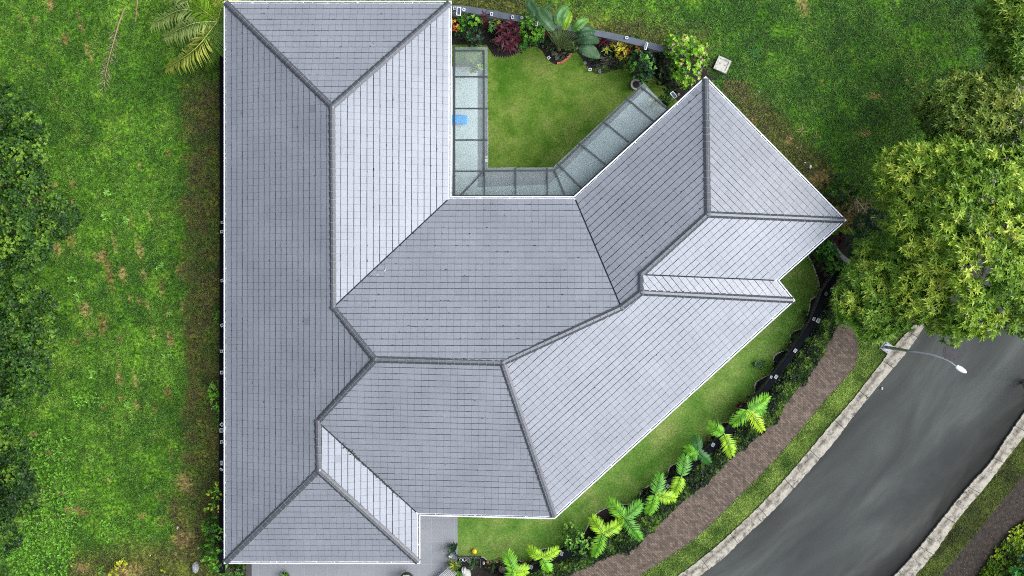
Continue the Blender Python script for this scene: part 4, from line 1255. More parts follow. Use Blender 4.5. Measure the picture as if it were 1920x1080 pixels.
shrub('ixora', 'tiny orange flowering plant between maroon clump and bright green bush', [(967,42,.9,5)], (.1,.05), ORG, cat='flower', seed=9, dens=60)
shrub('bush', 'rounded bright green bush between maroon clump and the fan palm', [(985,40,1.3,15),(1000,44,1.4,16),(1008,56,1.3,14),(992,62,1.3,18),(982,80,.9,13),(1004,72,1.0,13)], (.15,.08), G_B, seed=10, dens=36)
rosette_plant('cordyline', 'small red cordyline at the left foot of the paddle leaf fan', [(1022,62,.9),(1030,55,.9)], (.32,.08), [lin(110,34,48), lin(160,60,70)], cat='cordyline', k=12, seed=11)
shrub('ground_cover', 'low dark silvery plants filling the tongue of bed at the fan palm foot', [(1040,104,.15,9,.5),(1052,107,.15,8,.5),(1061,100,.15,8,.5),(1036,97,.15,7,.5)], (.14,.03), [lin(30,36,32), lin(66,78,66), lin(112,120,104)], cat='ground cover', seed=12, dens=50)
rosette_plant('cordyline', 'round maroon cordyline by the wall right of the paddle leaves', [(1130,75,1.2),(1126,79,1.0),(1136,80,1.0)], (.36,.08), [lin(80,30,44), lin(118,48,60)], cat='cordyline', k=18, seed=13)
rosette_plant('dracaena', 'spiky yellow green striped plant below the round maroon cordyline', [(1137,93,.8)], (.36,.06), [lin(130,150,40), lin(206,196,80)], cat='dracaena', k=20, seed=14, spread=.9)
shrub('croton', 'bright yellow croton mass under the single wall light', [(1155,84,1.0,10),(1166,82,1.0,10),(1165,96,.9,13),(1168,104,.8,8)], (.15,.035), YEL, cat='croton', seed=15, dens=44, k=7)
shrub('bush', 'dark green shrub behind the orange flowers at the wall', [(1184,76,1.0,11),(1196,83,1.0,12),(1208,90,.9,10),(1182,90,.8,8)], (.15,.08), G_M, seed=16, dens=34)
shrub('ixora', 'orange topped flowering shrub right of the yellow croton', [(1184,92,1.2,7),(1193,91,1.2,8)], (.11,.05), ORG, cat='flower', seed=17, dens=60)
shrub('ground_cover', 'dark silvery ground cover in the bed under the lowest paddle leaf', [(1118,124,.15,12,.4),(1134,122,.15,12,.4),(1150,118,.15,12,.4),(1142,108,.15,10,.4),(1162,110,.15,9,.4)], (.15,.03), [lin(26,32,26), lin(60,74,56), lin(104,114,92)], cat='ground cover', seed=18, dens=50)
# potted shrub by the canopy end
pp = P(1191, 161, 0.0); pot = tag(empty('plant_pot', pp), 'round grey stone pot under the dark shrub beside the canopy corner', 'plant pot')
mb = MB(); mb.lathe([(.16,0),(.27,.08),(.31,.30),(.33,.42),(.35,.45),(.33,.47),(.28,.45),(.27,.40)], pp, 20); mb.build('bowl', [plain('stone_pot', (.36,.34,.31), .8)], pot, smooth=True)
mb = MB(); mb.lathe([(.27,.38),(.2,.41),(.05,.42)], pp, 14); mb.build('soil', [M_SOIL], pot)
shrub('potted_shrub', 'big dark leaved shrub with lime tips growing from the round stone pot', [(1200,112,1.6,18),(1212,122,1.7,18),(1196,132,1.5,16),(1208,140,1.3,14),(1186,118,1.4,10)], (.17,.10), [lin(24,56,28), lin(48,90,42), lin(110,168,54)], seed=20, dens=34, z0=.42)
shrub('bougainvillea', 'tall lime green bougainvillea with pink bracts at the north eave corner', [(1262,85,1.9,20),(1285,84,2.0,20),(1306,90,1.9,18),(1275,104,2.1,20),(1298,110,2.1,20),(1318,112,1.7,13),(1288,130,2.2,20),(1272,138,1.9,14),(1300,138,2.0,15),(1283,152,1.8,12),(1255,96,1.7,10)], (.18,.12), G_L, cat='bougainvillea', seed=21, dens=24, flowers=(lin(226,160,170), 60, .07))
shrub('bush', 'dark shaded bush in the corner between wall end and bougainvillea', [(1250,118,1.0,14),(1258,140,1.1,14),(1240,130,.9,12),(1266,158,1.1,12),(1246,100,1.0,12)], (.17,.09), [lin(18,34,16), lin(32,56,24), lin(66,96,36)], seed=22, dens=26)
shrub('bush', 'small mid green bush under the solar panel at the north eaves', [(1248,184,1.0,12),(1258,176,1.1,10),(1244,194,.8,8)], (.15,.09), G_M, seed=23, dens=34)
shrub('bush', 'straggling green bush just outside the north eave point', [(1336,160,.7,10),(1350,172,.6,9),(1362,186,.5,8),(1374,196,.4,7),(1388,212,.4,7)], (.14,.08), G_M, seed=24, dens=26, flowers=(lin(220,150,150), 6, .06))
shrub('canopy_plant', 'yellow green leafy shrub seen under the glass canopy', [(886,112,1.0,11),(893,124,1.0,11),(884,130,.8,9),(896,108,.9,8)], (.15,.06), [lin(90,120,40), lin(150,176,60), lin(200,212,110)], seed=25, dens=34, z0=.14)
rosette_plant('potted_plant', 'small red leaved plant under the upper end of the glass canopy', [(864,124,.5),(872,110,.5)], (.16,.05), [lin(120,40,50), lin(170,80,90)], k=10, seed=26, z0=.0)
shrub('canopy_plant', 'pale leafy plant under the far upper pane of the diagonal canopy', [(1222,190,.9,9),(1228,198,.8,8)], (.15,.07), [lin(90,120,60), lin(170,190,110), lin(220,226,170)], seed=27, dens=30, z0=.14)

for i, (lab, pts, cs, lf) in enumerate([
 ('dark low foliage under the bright green bush near the left end of the grey wall', [(862,58,.4,10),(872,66,.4,9),(866,72,.3,8),(898,74,.4,9)], G_D, (.12,.06)),
 ('low mixed green foliage at the foot of the maroon clump', [(932,66,.4,9),(926,76,.35,8),(930,88,.3,8),(940,97,.25,8),(976,92,.3,8)], G_D, (.12,.06)),
 ('low green plants left of the fan palm trunk', [(1018,76,.5,8),(1026,84,.35,8),(1032,74,.6,8),(1030,94,.3,7)], G_M, (.12,.06)),
 ('lime tinted low plants right of the fan palm trunk', [(1068,78,.7,8),(1074,88,.4,8),(1064,90,.4,7)], G_B, (.12,.05)),
 ('dark green filler plants between striped dracaena and potted shrub', [(1150,106,.5,9),(1164,116,.4,9),(1176,104,.6,9),(1172,122,.3,8),(1128,106,.5,8),(1108,104,.5,8)], G_D, (.12,.05)),
 ('deep shaded undergrowth beneath the bougainvillea by the villa corner', [(1232,104,.6,10),(1240,150,.5,10),(1250,160,.5,10),(1290,160,.7,9),(1230,115,.5,9)], [lin(16,30,14), lin(30,50,22), lin(58,86,32)], (.14,.07)),
 ]): shrub('undergrowth', lab, pts, lf, cs, cat='plant', seed=160 + i, dens=38)
# traveller's palm with big paddle leaves
def paddle(mb, pts, width, col, rr, tears=0.35):
    """pts: px,py,z along the midrib from petiole end to tip"""
    W = [P(*p) for p in pts]; W = [W[0] * 2 - W[1]] + W + [W[-1] * 2 - W[-2]]
    L_ = []
    for i in range(1, len(W) - 2):
        for k in range(9):
            t = k / 9; a, b, c, d = W[i - 1:i + 3]
            L_.append(0.5 * ((2 * b) + (c - a) * t + (2 * a - 5 * b + 4 * c - d) * t * t + (3 * b - a - 3 * c + d) * t ** 3))
    L_.append(W[-2]); n = len(L_)
    for sg in (-1, 1):
        prev = None
        gap = False
        for i in range(n):
            t = i / (n - 1); d = (L_[min(i + 1, n - 1)] - L_[max(i - 1, 0)]).normalized(); sd = Vector((-d.y, d.x, 0)).normalized() * sg
            w = width * (math.sin(math.pi * min(1, (t * 0.94 + 0.05)) ** 0.8) ** 0.55)
            e1 = L_[i] + sd * w * .5 + Vector((0, 0, w * .16)) + d * w * .12
            e2 = L_[i] + sd * w + Vector((0, 0, -w * .05 + rr.uniform(-.03, .03))) + d * w * .22
            if prev:
                k = rr.uniform(.88, 1.1); c = tuple(x * k for x in col)
                cut = rr.random() < tears
                q2 = prev[2].lerp(e2, .55) if cut else e2
                mb.poly([prev[0], L_[i], e1, prev[1]], 0, c); mb.poly([prev[1], e1, q2, prev[2]], 0, c)
            prev = (L_[i], e1, e2)
    mb.tube([L_[i] + Vector((0, 0, .012)) for i in range(0, n, 3)], [0.022 * (1 - .6 * i / n) for i in range(0, n, 3)], 5, 0, tuple(min(1, x * 1.5 + .03) for x in col))
tp = P(1047, 95, 0); tr_ = tag(empty('fan_palm', tp), 'tall paddle leaved traveller palm fanning over the courtyard wall', 'fan palm')
PADS = [([(1012,40,3.6),(1005,24,3.7),(995,10,3.5),(994,-2,3.3)], .36, lin(66,100,62)),
        ([(1040,56,3.5),(1028,40,3.8),(1016,26,3.8),(1010,14,3.6)], .44, lin(74,108,66)),
        ([(1052,48,3.6),(1050,34,3.9),(1056,20,3.9),(1066,12,3.6)], .38, lin(92,138,72)),
        ([(1058,56,3.4),(1062,42,3.7),(1067,30,3.7),(1068,21,3.5)], .24, lin(132,170,34)),
        ([(1072,56,3.3),(1082,48,3.6),(1092,40,3.6),(1104,36,3.3)], .32, lin(98,144,62)),
        ([(1078,62,3.1),(1090,58,3.4),(1104,56,3.3),(1116,58,2.9)], .34, lin(58,92,56)),
        ([(1082,76,2.9),(1096,72,3.1),(1110,73,3.0),(1124,78,2.6)], .36, lin(54,88,54)),
        ([(1086,90,2.6),(1098,92,2.7),(1110,97,2.5),(1124,108,2.1)], .42, lin(72,104,68)),
        ([(1035,50,3.0),(1030,36,3.3),(1022,20,3.4),(1038,6,3.0)], .26, lin(56,92,48))]
rr = random.Random(77)
mb = MB(); foot = tp + Vector((0, 0, .9))
mb.tube([tp, foot], [.16, .12], 9, 0, lin(110, 110, 70))
mb.build('trunk', [M_LEAF], tr_, smooth=True)
for pts, w, c in PADS:
    mb = MB(); s0 = P(*pts[0]); mb.tube([foot - Vector((0, 0, .4)), foot.lerp(s0, .35) + Vector((0, 0, .25)), s0], [.06, .035, .022], 6, 0, lin(132, 150, 96)); paddle(mb, pts, w, c, rr)
    mb.build('leaf', [M_LEAF], tr_, merge=False)
lv = Leaves()    # sheath fan
for k in range(22):
    a = math.radians(-15 + 155 * k / 21.0)
    dd = np.array([[math.cos(a), math.sin(a), 1.1]])
    lv.add(np.array([[tp.x, tp.y, .55]]), dd, np.array([[0, -1.0, .3]]), 1.7 + .3 * rr.random(), .10, lin(128, 148, 96), .02)
lv.build('leaf_sheath', tr_)

# ------------------------------------------------------------------ palms
def frond(lv, mb, pts, n, ll, lw, col, rs, ang=60, sag=.35, rcol=None, rr_=.02, tip_k=.45, rcap=True, side_bias=0):
    """pts: world Vectors of the arching rachis"""
    W = [pts[0] * 2 - pts[1]] + list(pts) + [pts[-1] * 2 - pts[-2]]; L_ = []
    for i in range(1, len(W) - 2):
        for k in range(10):
            t = k / 10; a, b, c, d = W[i - 1:i + 3]
            L_.append(0.5 * ((2 * b) + (c - a) * t + (2 * a - 5 * b + 4 * c - d) * t * t + (3 * b - a - 3 * c + d) * t ** 3))
    L_.append(W[-2])
    L2 = resample(L_, n)
    mb.tube([L2[i] for i in range(0, n, 3)] + [L2[-1]], [rr_ * (1 - .75 * i / n) for i in range(0, n, 3)] + [rr_ * .2], 5, 0, rcol or tuple(min(1, x * 1.3) for x in col))
    for i in range(1, n):
        t = i / (n - 1); d = (L2[min(i + 1, n - 1)] - L2[i - 1]).normalized(); sd = Vector((-d.y, d.x, 0)).normalized()
        prof = (math.sin(math.pi * (0.14 + 0.72 * t)) ** .55) * (1 - .12 * t)
        for sg in (-1, 1):
            an = math.radians(ang * (1.12 - .55 * t) + rs.normal() * 5)
            v = d * math.cos(an) + sd * sg * math.sin(an) + Vector((0, 0, -sag * rs.uniform(.6, 1.4) + .12))
            k = 1 + rs.normal() * .14
            l = ll * prof * rs.uniform(.85, 1.1)
            lv.add(np.array([tuple(L2[i])]), np.array([tuple(v)]), np.array([[0, 0, 1.0]]), l, lw, [x * k for x in col], sag * .5)
def palm(name, label, centre, z, fronds, cols, n=36, ll=.66, lw=.058, group=None, seed=1, trunk_lean=(0, 0), cat='palm', sag=.22, trunk_r=.05):
    rs = np.random.RandomState(seed)
    top = P(centre[0], centre[1], z); base = P(centre[0] + trunk_lean[0], centre[1] + trunk_lean[1], 0)
    root = tag(empty(name, base), label, cat, group)
    mb = MB(); mb.tube([base, base.lerp(top, .5), top], [trunk_r * 1.3, trunk_r, trunk_r * .8], 8); mb.build('trunk', [M_BARKG], root, smooth=True)
    for i, fd in enumerate(fronds):
        x, y, zt = fd[:3]; col = fd[3] if len(fd) > 3 else cols[i % len(cols)]
        tip = P(x, y, zt); mid = top.lerp(tip, .5) + Vector((0, 0, .16 * (tip - top).length))
        if len(fd) > 4: mid = P(fd[4][0], fd[4][1], max(z, zt) + .25)
        lv = Leaves(); m2 = MB(); frond(lv, m2, [top, mid, tip], n, ll, lw, col, rs, sag=sag)
        fo = lv.build('frond', root)
        # join rachis to the same mesh
        me = fo.data; r = m2
        b2 = bmesh.new(); b2.from_mesh(me); cl = b2.verts.layers.float_color.get('Col')
        vs_ = [b2.verts.new(Vector(v) - root.location) for v in r.v]
        for v in vs_: v[cl] = (*[min(1, q * 1.25) for q in col], 1)
        for f in r.f:
            try: b2.faces.new([vs_[q] for q in f])
            except ValueError: pass
        b2.to_mesh(me); b2.free()
    return root
LY = lin(168, 214, 52); LG = lin(130, 196, 52); LM = lin(106, 172, 56); LD = lin(58, 116, 44); LYY = lin(190, 224, 54)
GP = 'young palms along the front wall'
PZ = 1.8
palm('young_palm', 'bright palm with four fronds beside the maroon shrub on front wall', (1402,768), PZ, [(1440,744,1.6,LG),(1375,795,1.5,LG),(1430,806,1.4,LYY),(1434,768,1.4,LM)], None, group=GP, seed=1)
palm('young_palm', 'palm with two long fronds in one arch nearest the four frond palm', (1358,813), PZ, [(1330,798,1.6,LG),(1372,854,1.4,LY)], None, group=GP, seed=2, n=38)
palm('young_palm', 'darkest green palm with one yellowish frond in front bed', (1309,846), PZ, [(1306,820,1.7,LD),(1285,842,1.6,LG),(1291,860,1.5,LM),(1331,868,1.4,LD)], None, group=GP, seed=3, ll=.5)
palm('young_palm', 'palm with one dark upper and one wide bright lower frond in front bed', (1278,893), PZ, [(1285,856,1.7,LM),(1262,928,1.4,LY)], None, group=GP, seed=4, n=38)
palm('young_palm', 'palm with three fronds forming a T shape in front bed', (1229,927), PZ, [(1238,892,1.6,LM),(1266,934,1.5,LY),(1216,962,1.4,LG)], None, group=GP, seed=5)
palm('young_palm', 'palm with three wide spread fronds right of the white flowers', (1171,970), PZ, [(1143,940,1.6,LG),(1202,944,1.6,LM),(1201,1011,1.3,LM)], None, group=GP, seed=6, n=36)
palm('young_palm', 'Y shaped bright palm beside the feathery round bush', (1131,1000), PZ, [(1111,972,1.6,LY),(1166,980,1.5,LY),(1115,1042,1.3,LG)], None, group=GP, seed=7, n=36)
palm('young_palm', 'small Y shaped palm near the left end of front wall', (1017,1046), PZ, [(992,1030,1.6,LY),(1046,1031,1.6,LY),(1030,1070,1.4,LG)], None, group=GP, seed=8, n=32, ll=.55)
palm('young_palm', 'leftmost young palm cut by the bottom edge of the photo', (963,1071), PZ, [(952,1037,1.7,LG),(988,1070,1.5,LY),(950,1096,1.4,LG)], None, group=GP, seed=9, n=34)
CC = lin(206, 212, 96); CD = lin(112, 150, 56); CG = lin(190, 208, 122)
palm('coconut_palm', 'coconut palm with long drooping fronds beside the northwest eave corner', (408,40), 2.5,
     [(286,44,1.7,CG,(345,18)),(309,68,1.6,CG,(362,44)),(311,128,1.2,CC,(365,92)),(345,-14,2.4,CD,(375,4)),(300,-14,2.2,CG,(345,-6)),(396,-40,2.9,lin(112,142,40),(400,-10)),(384,122,1.3,CD,(396,80)),(358,4,2.8,lin(130,172,40),(380,18)),(400,110,1.6,CD,(406,76)),(440,10,2.6,CD,(424,22)),(450,60,2.2,CD,(430,52)),(425,-20,2.6,CC,(418,0)),(372,-30,2.6,CC,(388,-4))],
     None, n=58, ll=1.45, lw=.08, seed=12, trunk_lean=(-2, -4), sag=.55, trunk_r=.16)

# dead fronds lying on the rough grass
def dead_frond(label, pts, n, ll, col, seed, sides=(-1, 1)):
    rs = np.random.RandomState(seed); W = [P(x, y, .06) for x, y in pts]
    root = tag(empty('fallen_frond', W[0]), label, 'fallen palm frond')
    L_ = resample(W, n); mb = MB(); mb.tube([L_[i] for i in range(0, n, 2)], [.045 * (1 - .8 * i / n) + .008 for i in range(0, n, 2)], 5)
    mb.build('midrib', [plain('dead_midrib', (.30,.21,.12), .8)], root)
    if ll <= 0: return
    lv = Leaves()
    for i in range(int(n * .28), n):
        t = i / n; d = (L_[min(i + 1, n - 1)] - L_[i - 1]).normalized(); sd = Vector((-d.y, d.x, 0))
        for sg in sides:
            if rs.rand() < .25: continue
            v = d * rs.uniform(.3, 1.2) + sd * sg * rs.uniform(.5, 1.0) + Vector((0, 0, rs.uniform(-.02, .08)))
            k = rs.uniform(.7, 1.25)
            lv.add(np.array([tuple(L_[i])]), np.array([tuple(v)]), np.array([[0, 0, 1.0]]), ll * rs.uniform(.5, 1.1), .045, [x * k for x in col], .04)
    lv.build('dry_leaflet', root, M_GRASS)
dead_frond('fallen grey brown palm frond with curled leaflets on the upper left grass', [(234,14),(222,46),(212,82),(204,110),(198,138),(195,165)], 60, .75, lin(150,136,108), 3)
dead_frond('bare brown palm frond stalk lying at the top edge left of coconut palm', [(257,-20),(257,10),(255,30),(252,50)], 20, 0, lin(150,120,90), 5)

# east corner plants
shrub('bush', 'leafy mid green bush beyond the east eave corner beside brushwood', [(1560,342,1.1,15),(1580,338,1.2,17),(1596,352,1.1,15),(1572,362,1.2,16),(1590,372,1.0,14),(1558,368,.9,12),(1578,386,.8,11)], (.24,.12), [lin(24,58,22), lin(46,92,34), lin(96,140,44)], seed=40, dens=14)
def papaya(label, c, z, r, seed):
    rs = np.random.RandomState(seed); top = P(*c, z); base = P(960 + (c[0] - 960) * .97, 540 + (c[1] - 540) * .97, 0)
    root = tag(empty('papaya_tree', base), label, 'papaya tree', 'papaya trees by the east corner')
    mb = MB(); mb.tube([base, top], [.09, .05], 8); mb.build('trunk', [M_BARKG], root, smooth=True)
    for i in range(11):
        a = i * 6.283 / 11 + rs.normal() * .1; rad = r * rs.uniform(.45, .8)
        tip = top + Vector((math.cos(a) * rad, math.sin(a) * rad, -.1 - .3 * rs.rand()))
        lv = Leaves(); k = rs.uniform(.8, 1.25); col = [x * k for x in lin(38, 72, 40)]
        n = 7; v = []
        for j in range(n):
            b = a + math.radians(-105 + 210 * j / (n - 1)); v.append((math.cos(b), math.sin(b), -.12))
        lv.add(np.tile(np.array([tuple(tip)]), (n, 1)), np.array(v), np.tile([[0, 0, 1.0]], (n, 1)), np.array([.28, .36, .42, .46, .42, .36, .28]) * r, .15, col, .15)
        pet = lin(70, 96, 50)
        lv.add(np.array([tuple(top)]), np.array([tuple(tip - top)]), np.array([[0, 0, 1.0]]), (tip - top).length * 1.03, .035, pet, 0)
        lv.build('leaf', root)
papaya('dark papaya tree nearest the east corner in tree shade', (1612,458), 1.9, .85, 3)
papaya('dark papaya tree above the other one behind the brushwood', (1645,412), 2.3, .8, 5)
papaya('papaya tree between its dark neighbour and the yellow green trees', (1618,420), 1.6, .65, 7)
rosette_plant('cordyline', 'dark maroon plant tucked under the east eave corner', [(1576,440,.8),(1584,450,.8),(1574,452,.7)], (.34,.08), [lin(58,18,26), lin(96,28,40)], cat='cordyline', k=14, seed=44)
shrub('bush', 'glossy bright green bush beside the east eaves above the front lawn', [(1540,476,1.0,14),(1552,466,1.1,13),(1562,484,1.1,14),(1566,500,1.0,14),(1556,494,1.0,12),(1576,506,.9,10),(1534,490,.7,8)], (.22,.16), [lin(36,84,20), lin(66,132,28), lin(108,172,44)], seed=45, dens=18)
# pile of cut brushwood
rr = random.Random(8); c = P(1608, 392, 0); root = tag(empty('brushwood_pile', c), 'pile of cut twigs and poles on bare earth under the trees', 'brushwood'); mb = MB()
for i in range(46):
    a = rr.random() * 6.283; l = rr.uniform(.3, 1.3); p = c + Vector((rr.gauss(0, .5), rr.gauss(0, .5), rr.uniform(.03, .22))); d = Vector((math.cos(a), math.sin(a), rr.uniform(-.05, .05))) * l / 2
    mb.tube([p - d, p + d], [rr.uniform(.008, .02), .006], 5)
mb.build('twigs', [M_BARKG], root)
mb = MB()
for a, b in (((1605,372),(1612,408)), ((1606,374),(1625,400)), ((1590,425),(1602,443)), ((1618,405),(1640,408))):
    mb.tube([P(*a, .45), P(*b, .12)], [.028, .018], 6)
mb.build('poles', [plain('dry_pole', (.42,.33,.22), .8)], root)

# feathery round bushes in the front bed
shrub('feathery_bush', 'large feathery pale green bush leaning over the front wall', [(1068,1016,1.1,13),(1085,1010,1.2,14),(1098,1018,1.1,13),(1084,1026,1.1,14),(1070,1030,.9,10)], (.12,.045), [lin(50,96,26), lin(104,164,54), lin(150,200,84)], seed=50, dens=46, k=9)
shrub('feathery_bush', 'smaller feathery pale green bush on the lawn side of the large one', [(1066,988,.9,11),(1076,996,.9,9),(1062,998,.8,8)], (.11,.045), [lin(46,86,28), lin(90,146,50), lin(136,184,74)], seed=51, dens=46, k=9)
rosette_plant('cordyline', 'small dark maroon shrub touching the bright four frond palm', [(1383,761,.6),(1390,768,.6),(1380,771,.6),(1393,758,.5),(1386,756,.5)], (.2,.05), [lin(70,22,32), lin(110,38,48)], cat='cordyline', k=14, seed=52)
pp = P(1419, 682.5, 0); pot = tag(empty('potted_plant', pp), 'round potted fern on the lawn edge beside the black front wall', 'potted plant')
mb = MB(); mb.lathe([(.13,0),(.18,.08),(.2,.25),(.21,.3),(.17,.3),(.16,.25)], pp, 16); mb.build('pot', [M_COPING], pot, smooth=True)
lv = Leaves(); lv.rosettes(np.array([[pp.x, pp.y, .28]]), np.array([[0, 0, 1.0]]), 26, .24, .05, lin(62,110,40), .8); lv.build('foliage', pot)
shrub('fern_clump', 'light green fern clump in the front bed right of the potted fern', [(1430,686,.3,9,.6),(1437,692,.3,7,.6)], (.13,.04), G_B, cat='fern', seed=53, dens=50)
# low bed plants, one clump per bay of the bed
BED = [(1536,590,'dark'),(1538,575,'dark'),(1512,640,'spiky'),(1492,634,'spiky'),(1545,515,'yellow'),(1538,548,'yellow'),(1530,575,'spiky'),(1500,628,'spiky'),(1470,672,'dark'),(1462,688,'dark'),(1438,722,'dark'),(1425,738,'dark'),(1412,752,'dark'),(1350,812,'dark'),
       (1333,826,'olive'),(1322,838,'olive'),(1292,850,'dark'),(1268,884,'dark'),(1262,893,'dark'),(1238,908,'dark'),(1212,926,'dark'),(1203,938,'dark'),(1188,960,'olive'),(1156,966,'olive'),(1144,978,'dark'),(1116,992,'dark'),(1046,1036,'dark'),(1000,1054,'olive'),(985,1062,'olive'),(938,1056,'olive'),(918,1062,'dark'),(1508,595,'dark'),(1480,655,'dark')]
PN = [((1402,768),'four frond palm'),((1358,813),'arched palm'),((1309,846),'darkest palm'),((1278,893),'palm with dark upper frond'),((1229,927),'T shaped palm'),((1171,970),'wide spread palm'),((1131,1000),'large Y shaped palm'),((1017,1046),'small Y shaped palm'),((963,1071),'leftmost palm'),((1430,690),'potted fern'),((1548,535),'eastern end of the black wall'),((1530,600),'paired coping lights'),((1490,650),'lone light below the pair')]
used_lab = {}
for i, (x, y, kd) in enumerate(BED):
    nm = {'dark':'dark green','spiky':'spiky bright green','olive':'olive','yellow':'yellowish'}[kd]
    q, near = min(PN, key=lambda t: (t[0][0] - x) ** 2 + (t[0][1] - y) ** 2)
    side = ('below' if y > q[1] + 8 else 'above' if y < q[1] - 8 else 'level with') + (' and left of' if x < q[0] - 8 else ' and right of' if x > q[0] + 8 else '')
    if side == 'level with and left of': side = 'just left of'
    if side == 'level with and right of': side = 'just right of'
    lab = '%s low border plant %s the %s' % (nm, side.replace('and ', ''), near)
    used_lab[lab] = used_lab.get(lab, 0) + 1
    if used_lab[lab] > 1: lab = lab.replace('low border plant', 'border plant, lower one,' if y > q[1] else 'border plant, farther one,')
    if kd == 'spiky':
        rosette_plant('border_plant', lab, [(x, y, .3)], (.34,.04), [lin(60,110,36), lin(92,146,48)], group='low plants in the front bed', k=22, seed=60 + i)
    else:
        cs = {'dark':[lin(22,36,16), lin(44,66,28), lin(78,108,42)], 'olive':[lin(44,50,20), lin(84,92,38), lin(124,130,58)], 'yellow':[lin(80,90,30), lin(140,146,50), lin(180,180,80)]}[kd]
        shrub('border_plant', lab, [(x, y, .15, 11, .6), (x + 6, y + 5, .12, 9, .6), (x + 2, y - 4, .1, 7, .5)], (.11,.05), cs, cat='plant', group='low plants in the front bed', seed=60 + i, dens=40)

# clipped hedge outside the front wall: one long hedge
def hedge(label, left, right, h, dens, cols, leaf, seed, zvar=.12, k=6, step=.22):
    rs = np.random.RandomState(seed)
    A = resample(smooth_line(left), 200); B = resample(smooth_line(right), 200)
    root = tag(empty('hedge', A[100]), label, 'hedge')
    a = np.array([tuple(v) for v in A]); b = np.array([tuple(v) for v in B])
    seg = np.linalg.norm(np.diff(a, axis=0), axis=1); wd = np.linalg.norm(a - b, axis=1)
    area = (seg * wd[1:]).sum(); n = int(area * dens)
    cdf = np.cumsum(seg * wd[1:]); cdf = cdf / cdf[-1]
    i = np.searchsorted(cdf, rs.rand(n)); f = rs.rand(n, 1); t = rs.rand(n)
    l = a[i] * (1 - f) + a[np.minimum(i + 1, 199)] * f; r = b[i] * (1 - f) + b[np.minimum(i + 1, 199)] * f
    # ragged edge
    rag = (fbm(l[:, 0], l[:, 1], 1.2, 3, seed) - .5) * .5
    tt = t * (1 + rag) 
    p = l * (1 - tt[:, None]) + r * tt[:, None]
    prof = np.clip(np.minimum(t, 1 - t) * 5, 0, 1) ** .5
    z = h * prof * (0.72 + .5 * fbm(p[:, 0], p[:, 1], 2.2, 3, seed + 1)) * (1 - .25 * rs.rand(n)) 
    p = np.stack([p[:, 0], p[:, 1], np.maximum(z, .05)], 1)
    mb = MB()
    for j in range(0, 199, 2):
        c0 = Vector((a[j] + b[j]) / 2); mb.tube([c0, c0 + Vector((rs.normal() * .08, rs.normal() * .08, h * .7))], [.02, .01], 4)
    mb.build('stem', [M_BARK], root)['kind'] = 'stuff'
    lv = Leaves(); tone = np.clip((fbm(p[:, 0], p[:, 1], 1.8, 4, seed + 2) - .5) * 2.6 + .45 + rs.normal(size=n) * .15, 0, 1)
    c = mixc(cols[0], cols[1], np.clip(tone * 1.5, 0, 1)); hi = np.clip((tone - .62) * 2.4, 0, 1)[:, None]; c = c * (1 - hi) + np.array(cols[2]) * hi
    up = np.stack([rs.normal(size=n) * .35, rs.normal(size=n) * .35, np.ones(n)], 1)
    lv.rosettes(p, up, k, leaf[0], leaf[1], c, .8, rs=rs); lv.build('foliage', root)
    return root
hedge('long ragged dark green hedge between black wall and the brick path', [(x + 1, y + 1) for x, y in FW[1:]], [(x - 1, y + 1) for x, y in PW_L[1:]], .55, 75, [lin(24,42,16), lin(54,82,28), lin(108,140,46)], (.13,.07), 5)
hedge('bright yellow green hedge beyond the mulch strip at the bottom right corner', [(2100,905),(2020,935),(1945,962),(1916,976),(1880,1010),(1856,1042),(1828,1085),(1775,1150)], [(2200,1000),(2120,1040),(2040,1080),(2000,1120),(1960,1160),(1930,1200)], .8, 80, [lin(78,116,18), lin(138,174,34), lin(190,208,60)], (.13,.08), 6)
shrub('bush', 'dark green leafy bush growing through the bright corner hedge', [(1905,1075,1.1,16),(1925,1062,1.1,16),(1915,1050,1.0,9)], (.26,.14), [lin(20,70,24), lin(36,104,36), lin(60,140,50)], seed=71, dens=16)
shrub('bush', 'dark overhanging foliage at right edge beside outer kerb', [(1940,742,1.6,16),(1944,700,1.6,14)], (.2,.08), G_M, seed=72, dens=22)

# west side plants
shrub('bush', 'small green shrub against the west wall at mid height', [(408,590,1.2,8),(412,575,1.3,7),(405,580,1.0,5),(411,600,1.1,6)], (.17,.07), G_B, seed=80, dens=30)
shrub('bush', 'bright green bush with pink buds against the west wall lower half', [(400,735,1.3,10),(408,750,1.4,12),(411,775,1.3,10),(404,765,1.2,8),(398,726,1.1,6)], (.19,.10), G_B, seed=81, dens=30, flowers=(lin(214,160,150), 12, .06))
shrub('flowering_shrub', 'yellow flowering shrub against the southern west wall', [(410,912,1.6,10),(400,928,1.5,9),(409,940,1.7,12),(392,952,1.2,9),(403,962,1.5,12),(411,925,1.7,9)], (.16,.09), G_B, cat='shrub', seed=82, dens=28, flowers=(lin(232,212,60), 26, .09))
shrub('flowering_shrub', 'dense green shrub with a pink flower left of southwest eave corner', [(398,990,1.5,16),(408,1005,1.7,18),(386,984,1.2,9),(405,1030,1.6,18),(392,1045,1.4,15),(410,1060,1.6,18),(388,1020,1.2,9),(378,1028,1.0,7)], (.16,.09), G_B, cat='shrub', seed=83, dens=26, flowers=(lin(226,130,150), 3, .08))
shrub('bush', 'dark green bush beneath the southwest eave corner at the driveway wall', [(430,1066,1.1,15),(446,1068,1.0,14),(455,1076,.9,9),(422,1078,1.0,12)], (.14,.07), G_M, seed=84, dens=34)
shrub('yellow_bush', 'bright yellow green bush at the bottom edge of rough grass', [(222,1065,.6,12),(214,1075,.5,10),(228,1056,.5,7)], (.18,.08), [lin(120,130,20), lin(186,190,40), lin(214,214,80)], seed=85, dens=26)
